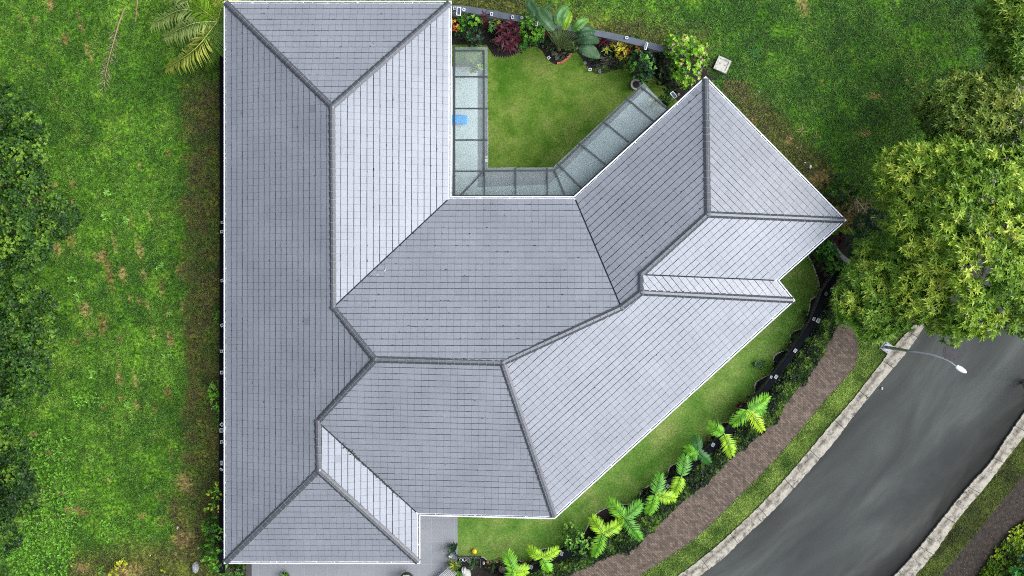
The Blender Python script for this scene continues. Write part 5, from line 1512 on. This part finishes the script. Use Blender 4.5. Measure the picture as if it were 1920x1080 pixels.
shrub('yellow_bush', 'small yellow green tuft right of the bright bush at bottom edge', [(302,1077,.4,7)], (.14,.07), [lin(100,120,20), lin(160,170,40), lin(190,200,70)], seed=86, dens=26)

# weeds scattered on the rough grass, single clumps that stand out
WEEDS = [((204,362),'just right of the reaching tree branch tip'),((197,403),'below the reaching tree branch tip'),((236,412),'beside the longest earth streak, with yellow leaves'),((303,498),'lone one nearest the dry strip at mid height'),
 ((138,525),'left of the widest earth streak'),((148,560),'biggest clump above the tan earth patch'),((316,662),'just left of the dry strip, low down'),((178,700),'left of two stacked earth streaks'),((240,755),'between two lower earth streaks'),((58,877),'bright yellowish one beside lowest left tree'),((174,865),'lone one in the weedy lower lawn'),((318,583),'next to the rust coloured streak at the dry strip')]
for i, ((x, y), lab) in enumerate(WEEDS):
    p = P(x, y, 0); r = tag(empty('weed', p), 'light green broad leaved weed, ' + lab, 'weed', 'broad leaved weeds on the rough grass')
    rs = np.random.RandomState(300 + i); lv = Leaves(); n = rs.randint(3, 6)
    q = np.array(p)[None] + np.stack([rs.normal(size=n) * .12, rs.normal(size=n) * .12, rs.rand(n) * .12 + .06], 1)
    lv.rosettes(q, np.tile([0, 0, 1.0], (n, 1)), 6, .19, .08, lin(128, 178, 70), .85, rs=rs); lv.build('foliage', r)
def tuft(label, x, y, col, seed, l=.5, k=26):
    p = P(x, y, 0); r = tag(empty('grass_tussock', p), label, 'grass tussock'); rs = np.random.RandomState(seed); lv = Leaves()
    lv.rosettes(np.array([[p.x, p.y, .02]]), np.array([[0, 0, 1.0]]), k, l, .03, col, .85, rs=rs, droop=.3); lv.build('blades', r, M_GRASS)
tuft('blue green grass tussock right of the concrete drain cover', 1413, 98, lin(70,130,50), 1)
tuft('second blue green tussock beside the first near the drain cover', 1420, 108, lin(64,120,46), 2, .35)
tuft('dry straw tussock below the northeast eaves', 1503, 246, lin(170,160,96), 3, .5, 20)
tuft('short straw tussock beside a dry one northeast of villa', 1530, 254, lin(150,140,84), 4, .3, 14)
tuft('fallen straw wisp beneath the northeast eaves', 1498, 278, lin(160,146,96), 5, .4, 8)

# ------------------------------------------------------------------ grass: uncountable blades
def scatter_grass(name, n, box, keep, hl, seed, wl=.02, bright=(.75, 1.5), k=5, spread=.8):
    rs = np.random.RandomState(seed)
    x = rs.uniform(box[0], box[2], n); y = rs.uniform(box[1], box[3], n)
    m = keep(x, y, rs)
    for (bx_, by_, a_, b_) in BROWN:
        dx = x - bx_ - ((y - by_) * 0.18 if a_ < b_ else 0); m &= ~(((dx / (a_ * 1.15)) ** 2 + ((y - by_) / (b_ * 1.2)) ** 2 < 1) & (rs.rand(n) < .8))
    x, y = x[m], y[m]
    c = ground_col(x, y) / GK
    w = np.stack([(x - 960) / 30, (540 - y) / 30, np.full(len(x), .01)], 1)
    c = c * rs.uniform(bright[0], bright[1], (len(x), 1))
    lv = Leaves(); up = np.stack([rs.normal(size=len(x)) * .2, rs.normal(size=len(x)) * .2, np.ones(len(x))], 1)
    lv.rosettes(w, up, k, hl * (0.6 + .8 * rs.rand(len(x))), wl, c, spread, rs=rs, droop=.3)
    o = lv.build(name, None, M_GRASS); tag(o, kind='stuff'); return o
dens_n = lambda x, y: fbm(x, y, .035, 4, 77)
west_keep = lambda x, y, rs: (rs.rand(len(x)) < np.clip((dens_n(x, y) - .25) * 2.4, .1, 1))
g = scatter_grass('grass', 70000, (-60, -40, 418, 1120), west_keep, .19, 5, .042, bright=(.4, 1.9), k=4); tag(g, 'short rough grass west of the villa', 'grass')
def east_keep(x, y, rs):
    north_wall = 20 + (x - 846) * .192
    ne = (y - 143) * 264 - (x - 1323) * 270      # >0 on the villa side
    a = (x < 1323) & (y < north_wall - 3)
    b = (x >= 1290) & (ne < -1500) & (y < 470) & ~((x < 1370) & (y > 160) & (x < 1323))
    thin = rs.rand(len(x)) < np.clip((dens_n(x, y) - .22) * 2.4, .1, 1)
    return (a | b) & thin
g = scatter_grass('grass', 85000, (846, -40, 1980, 480), east_keep, .19, 6, .042, bright=(.4, 1.8), k=4); tag(g, 'short rough grass north and east of the villa', 'grass')
# clover like weeds thick in the lower left
def weed_keep(x, y, rs):
    w = sstep(.50, .62, fbm(x, y, .012, 4, 88) + .16 * sstep(700, 1000, y) - .22 * sstep(180, 330, x) - .25 * (1 - sstep(450, 800, y)))
    return rs.rand(len(x)) < w
rs = np.random.RandomState(9); n = 9000
x = rs.uniform(-30, 340, n); y = rs.uniform(480, 1100, n); m = weed_keep(x, y, rs); x, y = x[m], y[m]
lv = Leaves(); w = np.stack([(x - 960) / 30, (540 - y) / 30, rs.uniform(.06, .16, len(x))], 1)
c = np.array(lin(108, 164, 46)) * rs.uniform(.6, 1.35, (len(x), 1))
lv.rosettes(w, np.tile([0, 0, 1.0], (len(x), 1)), 4, .10, .075, c, .9, rs=rs)
o = lv.build('ground_cover', None, M_GRASS); tag(o, 'low leafy weeds spreading through the grass at lower left', 'weeds', kind='stuff')
# tufts on the kerb verges
def strip_grass(name, left, right, n, hl, cols, seed, label):
    rs = np.random.RandomState(seed); A = np.array([tuple(v) for v in resample(smooth_line(left), 150)]); B = np.array([tuple(v) for v in resample(smooth_line(right), 150)])
    i = rs.randint(0, 149, n); f = rs.rand(n, 1); t = rs.rand(n, 1)
    p = (A[i] * (1 - f) + A[i + 1] * f) * (1 - t) + (B[i] * (1 - f) + B[i + 1] * f) * t; p[:, 2] = .02
    tone = np.clip(fbm(p[:, 0], p[:, 1], 1.1, 4, seed) * 2 - .5, 0, 1); c = mixc(cols[0], cols[1], tone) * rs.uniform(.75, 1.3, (n, 1))
    lv = Leaves(); lv.rosettes(p, np.stack([rs.normal(size=n) * .3, rs.normal(size=n) * .3, np.ones(n)], 1), 5, hl, .028, c, .8, rs=rs)
    o = lv.build(name, None, M_GRASS); tag(o, label, 'grass', kind='stuff')
strip_grass('grass', [(x - 3, y - 2) for x, y in PW_R[1:11]], [(x + 2, y + 1) for x, y in K_IN_L[6:18]], 11000, .13, (lin(80,112,38), lin(158,184,84)), 3, 'ragged light green grass between the brick path and kerb')
strip_grass('grass', [(1960,780),(1921,822),(1887,866),(1857,906),(1797,978),(1745,1048),(1700,1100)], [(1975,850),(1930,880),(1890,925),(1842,985),(1800,1035),(1760,1082),(1730,1120)], 3200, .12, (lin(56,62,26), lin(104,122,46)), 4, 'dull olive rough grass behind the outer kerb')
# leaf litter on the mulch
rs = np.random.RandomState(12); n = 4200
A = np.array([tuple(v) for v in resample(smooth_line(VO_R), 100)]); B = np.array([tuple(v) for v in resample(smooth_line([(2160,820),(2090,910),(2040,960),(1990,1010),(1950,1060),(1905,1110),(1850,1170),(1770,1260),(1700,1330)]), 100)])
i = rs.randint(0, 99, n); t = rs.rand(n, 1); p = A[i] * (1 - t) + B[i] * t + rs.normal(size=(n, 3)) * .1; p[:, 2] = rs.uniform(.015, .04, n)
lv = Leaves(); lv.add(p, rs.normal(size=(n, 3)) * [1, 1, .12], np.tile([0, 0, 1.0], (n, 1)), .11, .05, mixc(lin(58, 44, 34), lin(120, 92, 70), rs.rand(n) ** 2), .1)
o = lv.build('leaf_litter', None, M_GRASS); tag(o, 'dry brown leaves scattered over the dark mulch strip', 'leaf litter', kind='stuff')

# ================================================================== OBJECTS
# street lamp: base plate, bent pole and arm, oval head
lp = P(1661, 651, 0.0)
lamp = tag(empty('street_lamp', lp), 'tall bent galvanised street lamp with oval white head over the road', 'street lamp')
rz = .62
mb = MB(); mb.box((lp.x, lp.y, .09), (.72, .62, .18), -rz, 0, (1, 1, 1), .94); mb.build('plinth', [plain('lamp_plinth', (.42,.40,.37), .9)], lamp)
mb = MB(); mb.box((lp.x, lp.y, .20), (.46, .46, .035), -rz); 
for a in (-1, 1):
    for b in (-1, 1):
        q = Matrix.Rotation(-rz, 4, 'Z') @ Vector((a * .17, b * .17, 0)); mb.lathe([(.03, .215), (.03, .26), (.012, .27)], (lp.x + q.x, lp.y + q.y, 0), 6)
mb.build('base_plate', [M_GALV], lamp)
M_POLE = plain('lamp_pole_steel', (.42, .43, .44), .42, metal=.5, var=.12, scale=3)
pts = [Vector((lp.x, lp.y, .2)), Vector((lp.x, lp.y, 2.6))]
key = [(1700.5,657.5,3.9),(1738,663,4.7),(1762,670,5.1),(1780,678,5.35),(1794,688,5.5)]
K = [pts[0], Vector((lp.x, lp.y, 1.6)), Vector((lp.x + .02, lp.y, 2.7))] + [P(*k) for k in key]
path = []
W = [K[0] * 2 - K[1]] + K + [K[-1] * 2 - K[-2]]
for i in range(1, len(W) - 2):
    for k in range(5):
        t = k / 5; a, b, c, d = W[i - 1:i + 3]
        path.append(0.5 * ((2 * b) + (c - a) * t + (2 * a - 5 * b + 4 * c - d) * t * t + (3 * b - a - 3 * c + d) * t ** 3))
path.append(W[-2])
mb = MB(); mb.tube(path, [.10 - .055 * i / len(path) for i in range(len(path))], 10); mb.build('pole', [M_POLE], lamp, smooth=True)
h0 = P(1792, 686.5, 5.5); h1 = P(1812, 698.5, 5.55); d = (h1 - h0); l = d.length; d.normalize()
mb = MB(); rings = []
for k in range(11):
    t = k / 10; r = .155 * math.sin(math.pi * (.13 + .82 * t)) ** .6; c = h0 + d * l * t; sd = Vector((-d.y, d.x, 0)).normalized()
    rings.append([c + sd * math.cos(a) * r + Vector((0, 0, math.sin(a) * r * .55)) for a in [6.283 * q / 14 for q in range(14)]])
for A_, B_ in zip(rings, rings[1:]):
    for q in range(14): mb.poly([A_[q], A_[(q + 1) % 14], B_[(q + 1) % 14], B_[q]])
mb.poly(rings[0][::-1]); mb.poly(rings[-1]); mb.build('lamp_head', [M_FRAME], lamp, smooth=True)

# manhole cover on the road
c = P(1784, 661, .013); r = tag(empty('manhole_cover', c), 'round dark manhole cover in the asphalt below the lamp arm', 'manhole cover')
mb = MB(); mb.lathe([(.52, .0), (.52, .012), (.46, .014)], c, 28); mb.build('ring', [plain('manhole_ring', (.06,.052,.048), .9, var=.6)], r)
mb = MB(); mb.lathe([(.40, .0145), (.40, .022), (.36, .02), (.33, .024), (.1, .024)], c, 24)
for k in range(6):
    a = k * 1.047; mb.box((c.x + .22 * math.cos(a), c.y + .22 * math.sin(a), c.z + .026), (.16, .03, .006), a)
mb.build('lid', [plain('manhole_lid', (.032,.03,.03), .7, var=.5)], r)
# slotted drain grate by the kerb
c = P(1691, 617, .03); r = tag(empty('drain_grate', c), 'small rusty slotted grate in grass beside the kerb under the tree', 'drain grate'); mb = MB()
for k in range(9): mb.box((c.x - .36 + k * .09, c.y, .05), (.035, .20, .04), -.1)
mb.box((c.x, c.y + .105, .048), (.82, .02, .05)); mb.box((c.x, c.y - .105, .048), (.82, .02, .05)); mb.build('bars', [M_BARKG], r)
# concrete drain cover box
c = P(1353, 123, 0); r = tag(empty('drain_box', c), 'square weathered concrete drain box on the grass beyond the north eave point', 'drain box')
rz = -.42; M_CB = plain('weathered_concrete', (.46,.43,.37), .9, var=.4, scale=6, bmp=.5)
mb = MB(); M = Matrix.Translation(c) @ Matrix.Rotation(rz, 4, 'Z')
for (x, y, sx, sy) in ((0, .37, .86, .12), (0, -.37, .86, .12), (.37, 0, .12, .62), (-.37, 0, .12, .62)):
    mb.box(M @ Vector((x, y, .14)), (sx, sy, .28), rz)
mb.build('rim', [M_CB], r)
mb = MB(); mb.box(M @ Vector((0, 0, .19)), (.62, .62, .08), rz); mb.build('lid', [plain('drain_lid', (.50,.47,.41), .9, var=.3, scale=9)], r)
mb = MB()
for sx in (-1, 1):
    q = M @ Vector((sx * .16, .04, .235)); mb.tube([q + Vector((-.07, .02, 0)), q + Vector((0, -.02, .03)), q + Vector((.07, .02, 0))], .014, 6)
mb.build('handle', [M_BARK], r)
# yellow smiling ball
c = P(889.5, 1034, .17); r = tag(empty('ball', P(889.5, 1034, 0)), 'yellow ball with a simple dark smile on the front lawn', 'ball')
mb = MB(); mb.ball(c, .16, 20); mb.build('shell', [plain('yellow_rubber', (.78,.52,.01), .4, var=.05)], r, smooth=True)
def on(a, e, rad=.163):
    return c + Vector((math.cos(a) * math.sin(e), math.sin(a) * math.sin(e), math.cos(e))) * rad
mb = MB()
for a in (2.0, 1.1): mb.ball(on(a, .35), .013, 8)
mb.tube([on(a, .55) for a in [math.pi * (1.15 + .7 * k / 8) for k in range(9)]], .008, 5)
mb.build('smile', [M_DARK], r)
# blue sun lounger under the canopy
c = P(863, 226, .14); r = tag(empty('sun_lounger', c), 'bright blue slatted lounge chair under the glass canopy', 'lounge chair')
M_BLUE = plain('blue_plastic', (.02,.42,.95), .4, var=.05)
mb = MB(); mb.box((c.x + .05, c.y, c.z + .30), (.80, .50, .04), -.06)
for k in range(6): mb.box((c.x - .28 + k * .13, c.y, c.z + .335), (.10, .46, .02), -.06)
mb.build('seat', [M_BLUE], r)
mb = MB(); mb.box((c.x - .55, c.y + .03, c.z + .48), (.5, .5, .04), -.06); mb.build('backrest', [M_BLUE], r)
for sx in (-.28, .38):
    for sy in (-.2, .2):
        mb = MB(); mb.box((c.x + sx, c.y + sy, c.z + .14), (.04, .04, .28)); mb.build('leg', [M_BLUE], r)
mb = MB(); mb.box((c.x + .05, c.y + .26, c.z + .34), (.78, .03, .05), -.06); mb.box((c.x + .05, c.y - .26, c.z + .34), (.78, .03, .05), -.06); mb.build('side_rail', [plain('blue_rail', (.02,.30,.75), .4, var=.05)], r)
# small lantern on terrace edge (yellow and white box)
c = P(912, 299, .05); r = tag(empty('garden_lantern', c), 'small white and yellow box lantern at the inner corner of courtyard edging', 'lantern')
mb = MB(); mb.box((c.x, c.y - .1, .17), (.18, .22, .22), 0, 0, (1, 1, 1), .85); mb.build('housing', [plain('white_box', (.6,.66,.66), .4)], r)
mb = MB(); mb.box((c.x, c.y + .13, .15), (.15, .14, .18), 0, 0, (1, 1, 1), .85); mb.build('cap', [plain('yellow_box', (.62,.46,.16), .5)], r)
# stone edging along the left of the courtyard lawn
rr = random.Random(21); r = tag(empty('lawn_edging', P(914, 260, 0)), 'line of grey stones between terrace apron and courtyard lawn', 'stone edging'); mb = MB()
for k in range(52):
    p = P(914 + rr.uniform(-.8, .8), 205 + k * 2.15, .07); mb.box(p, (.09, rr.uniform(.05, .075), .08), rr.uniform(-.3, .3), 0, (1, 1, 1), .8)
mb.build('stone_row', [plain('edging_grey', (.30,.28,.26), .85, var=.4)], r)
# pinkish pebbles lying on the apron under the canopy
r = tag(empty('pebbles', P(1000, 331, .05)), 'scattered pink pebbles and petals on the apron under the canopy', 'pebbles', kind='stuff'); mb = MB()
for k in range(150):
    x = rr.uniform(914, 1036); y = 331 + rr.gauss(0, 1.6)
    if rr.random() < .4: x = rr.gauss(1030, 6); y = rr.gauss(328, 2.4)
    if k % 5 == 0: t = rr.random(); x, y = 1050 + 32 * t + rr.gauss(0, 1), 312 - 26 * t + rr.gauss(0, 1)
    s_ = rr.uniform(.03, .09); mb.box(P(x, y, .065), (s_, s_ * .6, .02), rr.random() * 3, 0, (1, 1, 1), .7)
mb.build('pebble', [plain('pink_stone', (.50,.36,.32), .8, var=.3)], r)

# driveway corner pots and ornaments
def pot_plant(label, x, y, rpot, hpot, mat, leafc, ll, k, seed, square=False, dens=3):
    c = P(x, y, 0); r = tag(empty('potted_plant', c), label, 'potted plant'); mb = MB()
    if square:
        mb.box((c.x, c.y, hpot / 2), (rpot * 2, rpot * 1.5, hpot), .02, 0, (1, 1, 1), 1.0)
        mb.box((c.x, c.y, hpot + .01), (rpot * 1.8, rpot * 1.3, .02), .02, 0)
    else: mb.lathe([(rpot * .7, 0), (rpot * .95, hpot * .5), (rpot, hpot), (rpot * 1.06, hpot * 1.03), (rpot * .85, hpot * 1.03), (rpot * .8, hpot * .9)], c, 16)
    mb.build('pot', [mat], r, smooth=not square); rs = np.random.RandomState(seed); lv = Leaves()
    q = np.array([[c.x, c.y, hpot]]) + np.stack([rs.normal(size=dens) * rpot * .5, rs.normal(size=dens) * rpot * .5, rs.rand(dens) * .25], 1)
    lv.rosettes(q, np.tile([0, 0, 1.0], (dens, 1)), k, ll, ll * .22, leafc, .75, rs=rs); lv.build('foliage', r)
M_BLK = plain('black_pot', (.02,.02,.022), .5); M_WPOT = plain('white_pot', (.62,.62,.62), .5)
pot_plant('dark leaved plant in a black pot on the driveway edge, upper one', 850, 1024, .22, .35, M_BLK, lin(40,74,34), .26, 9, 1, dens=6)
pot_plant('small plant in grey white pot between the black pot and square planter', 845, 1041, .11, .25, M_WPOT, lin(60,90,50), .12, 8, 2)
pot_plant('bluish potted plant just right of the grey white pot', 853, 1035, .10, .3, M_COPING, lin(70,96,84), .16, 8, 3)
pot_plant('yellow green tufted plant in the square cream planter', 851, 1055, .2, .4, plain('cream_pot', (.66,.58,.42), .6), lin(120,140,48), .34, 22, 4, square=True, dens=5)
pot_plant('bright green plant left of the stone ornament at bottom edge', 860, 1073, .16, .3, M_BLK, lin(90,150,30), .22, 8, 5, dens=4)
pot_plant('small green potted herb beside the three white rings', 863, 1052, .12, .3, M_BLK, lin(70,110,50), .2, 9, 6)
pot_plant('white flowering potted plant at the bottom edge of the driveway', 537, 1077, .2, .3, M_BLK, lin(96,140,46), .3, 10, 7, dens=5)
pot_plant('green leafy potted plant inside the black rail enclosure', 889, 1054, .16, .25, M_BLK, lin(58,92,44), .3, 10, 8, dens=4)
c = P(870, 1050, .3); r = tag(empty('rail_fence', P(880, 1047, 0)), 'low black metal rail with white rings around the corner bed', 'railing')
mb = MB(); a, b, e = P(858, 1046, .45), P(901, 1047, .45), P(901, 1064, .45)
for p, q in ((a, b), (b, e)):
    m = (p + q) / 2; d = q - p; mb.box((m.x, m.y, .45), (d.length + .05, .06, .05), math.atan2(d.y, d.x)); mb.box((m.x, m.y, .12), (d.length, .04, .04), math.atan2(d.y, d.x))
for p in (a, b, e): mb.box((p.x, p.y, .22), (.06, .06, .44))
mb.build('rail', [M_BEAM], r)
for x, y in ((864.5, 1050), (871, 1049.5), (878, 1050.5)):
    mb = MB(); cc = P(x, y, .36); mb.tube([cc + Vector((math.cos(t) * .095, math.sin(t) * .095, 0)) for t in [6.283 * k / 16 for k in range(17)]], .014, 6, cap=False); mb.build('ring', [M_FRAME], r)
def figurine(label, x, y, cols, s, seed):
    c = P(x, y, 0); r = tag(empty('garden_ornament', c), label, 'garden ornament'); mb = MB()
    mb.lathe([(s * .8, 0), (s, s * .5), (s * .7, s * 1.6), (s * .35, s * 2.0)], c, 12); mb.build('body', [plain('ornament_body', cols[0], .6)], r, smooth=True)
    mb = MB(); mb.ball(c + Vector((s * .2, s * .3, s * 2.3)), s * .5, 12); mb.build('head', [plain('ornament_head', cols[1], .6)], r, smooth=True)
figurine('small white and orange garden ornament outside the rail corner', 907, 1055, ((.62,.50,.42), (.70,.66,.6)), .11, 1)
figurine('orange clay garden ornament right of the white one', 914, 1053, ((.52,.18,.08), (.62,.30,.18)), .11, 2)
def rock(name, label, x, y, size, mat, seed, n=3, z=.0, cat='rock'):
    rs = np.random.RandomState(seed); c = P(x, y, z); r = tag(empty(name, c), label, cat)
    for k in range(n):
        bm = bmesh.new(); bmesh.ops.create_icosphere(bm, subdivisions=3, radius=1)
        ax = rs.uniform(.6, 1.2, 3); o_ = rs.normal(size=3) * size * .4 if k else np.zeros(3)
        for v in bm.verts:
            f = 1 + .25 * (fbm(np.array([v.co.x * 2 + 9]), np.array([v.co.y * 2 + v.co.z * 2]), 1.4, 3, seed + k)[0] - .5) * 2
            v.co = Vector((v.co.x * ax[0] * size * f * .6 + o_[0], v.co.y * ax[1] * size * f * .6 + o_[1], max(-.02, v.co.z * .5 * size * f + size * .25)))
        me = bpy.data.meshes.new('stone'); bm.to_mesh(me); bm.free(); me.materials.append(mat); o = bpy.data.objects.new('stone', me); COL.objects.link(o); o.parent = r
        if n == 1: break
M_ROCK = plain('pale_rock', (.48,.46,.42), .8, var=.25, scale=5, bmp=.4)
rock('rock_ornament', 'cluster of pale rounded garden stones at the bottom edge beside driveway', 874, 1076, .55, M_ROCK, 3, 3)
rock('rock_ornament', 'smooth grey stone bowl shape behind the pale garden stones', 870, 1068, .38, plain('grey_rock', (.20,.22,.24), .6), 5, 1)
rock('boulder', 'brown rounded boulder between leaves and the leftmost palm', 943, 1067, .42, plain('brown_rock', (.20,.155,.13), .85), 6, 1)
rock('boulder', 'round grey crumpled lump on the ground at the southwest corner', 368, 1062, .55, plain('ash_rock', (.33,.31,.30), .9, var=.6, scale=14, bmp=.8), 7, 1, cat='rock')
rock('stone', 'small pale stone on the dry grass near the southwest corner', 333, 989, .13, M_ROCK, 8, 1); rock('stone', 'tiny white stone at the weedy edge near the bottom', 282, 1041, .11, M_ROCK, 9, 1)
rock('stone', 'small dark stone on the dry strip near the upper west wall', 386, 296, .13, M_BARKG, 10, 1); rock('stone', 'small stone at the grass edge left of the dry strip', 358, 395, .10, M_BARKG, 11, 1)
rock('litter', 'white crumpled scrap on the bare ground near northeast eaves', 1519, 313, .20, M_FRAME, 12, 1, cat='litter'); rock('litter', 'small white scrap left of the larger one near northeast eaves', 1509, 305, .09, M_FRAME, 13, 1, cat='litter')
rock('litter', 'orange clay fragment beside the north east gutter, upper', 1396, 184, .10, M_BRICKC, 14, 1, cat='litter'); rock('litter', 'orange clay fragment beside the northeast gutter, lower', 1410, 224, .16, M_BRICKC, 15, 1, cat='litter')
rock('litter', 'pale scrap on the grass northeast of the eave point', 1423, 172, .13, M_ROCK, 16, 1, cat='litter')
rock('litter', 'pale leaf scrap lying on the road near the inner kerb', 1653, 728, .16, M_ROCK, 17, 1, z=.012, cat='litter')
# slatted bench at the driveway corner
c = P(836, 1078, 0); r = tag(empty('slatted_bench', c), 'grey weathered slatted bench at the bottom edge of the driveway', 'bench'); rz = .72
M_SLAT = plain('weathered_slat', (.36,.35,.34), .8, var=.25, scale=8)
M = Matrix.Translation(c) @ Matrix.Rotation(rz, 4, 'Z')
for k in range(8):
    mb = MB(); mb.box(M @ Vector((0, -.30 + k * .085, .43)), (1.4, .055, .03), rz); mb.build('slat', [M_SLAT], r)
for sx in (-.6, .6):
    for sy in (-.28, .28):
        mb = MB(); mb.box(M @ Vector((sx, sy, .205)), (.06, .06, .41), rz); mb.build('leg', [M_SLAT], r)
# barbecue grill on the driveway
c = P(765, 1078, .022); r = tag(empty('barbecue', c), 'dark green kettle barbecue with tan lid handle at bottom edge of driveway', 'barbecue')
mb = MB(); mb.lathe([(.10,.45),(.34,.55),(.42,.75),(.40,.85),(.30,.98),(.10,1.04)], c, 20); mb.build('kettle', [plain('dark_enamel', (.02,.035,.03), .3)], r, smooth=True)
mb = MB(); mb.box((c.x, c.y + .18, 1.06), (.40, .26, .05)); mb.box((c.x, c.y + .18, 1.10), (.28, .16, .03)); mb.build('side_shelf', [plain('tan_wood', (.42,.36,.27), .7)], r)
for k in range(3):
    a = k * 2.094; mb = MB(); mb.tube([c + Vector((math.cos(a) * .35, math.sin(a) * .35, 0)), c + Vector((math.cos(a) * .2, math.sin(a) * .2, .56))], .018, 6); mb.build('leg', [M_BEAM], r)
# two fallen feathers of palm leaf lying on the roof
for (x, y, a, l), lab in zip(((722,506,1.1,.22), (708,515,.8,.12)), ('thin white curved scrap lying on the central roof slope', 'tiny white scrap beside the longer one on the central roof')):
    p0, u, n = frames[3]; q = P(x, y, ZE + 2.2)
    for it in range(5):
        z = ZE + TP * (q - p0).dot(n); q = P(x, y, z)
    q.z += .06
    r = tag(empty('roof_scrap', q), lab, 'scrap'); d = Vector((math.cos(a), math.sin(a), 0)) * l / 2
    d.z = TP * (d.dot(n))
    mb = MB(); mb.tube([q - d, q + Vector((.015, -.01, .01)), q + d], [.010, .016, .006], 5); mb.build('sliver', [M_FRAME], r)
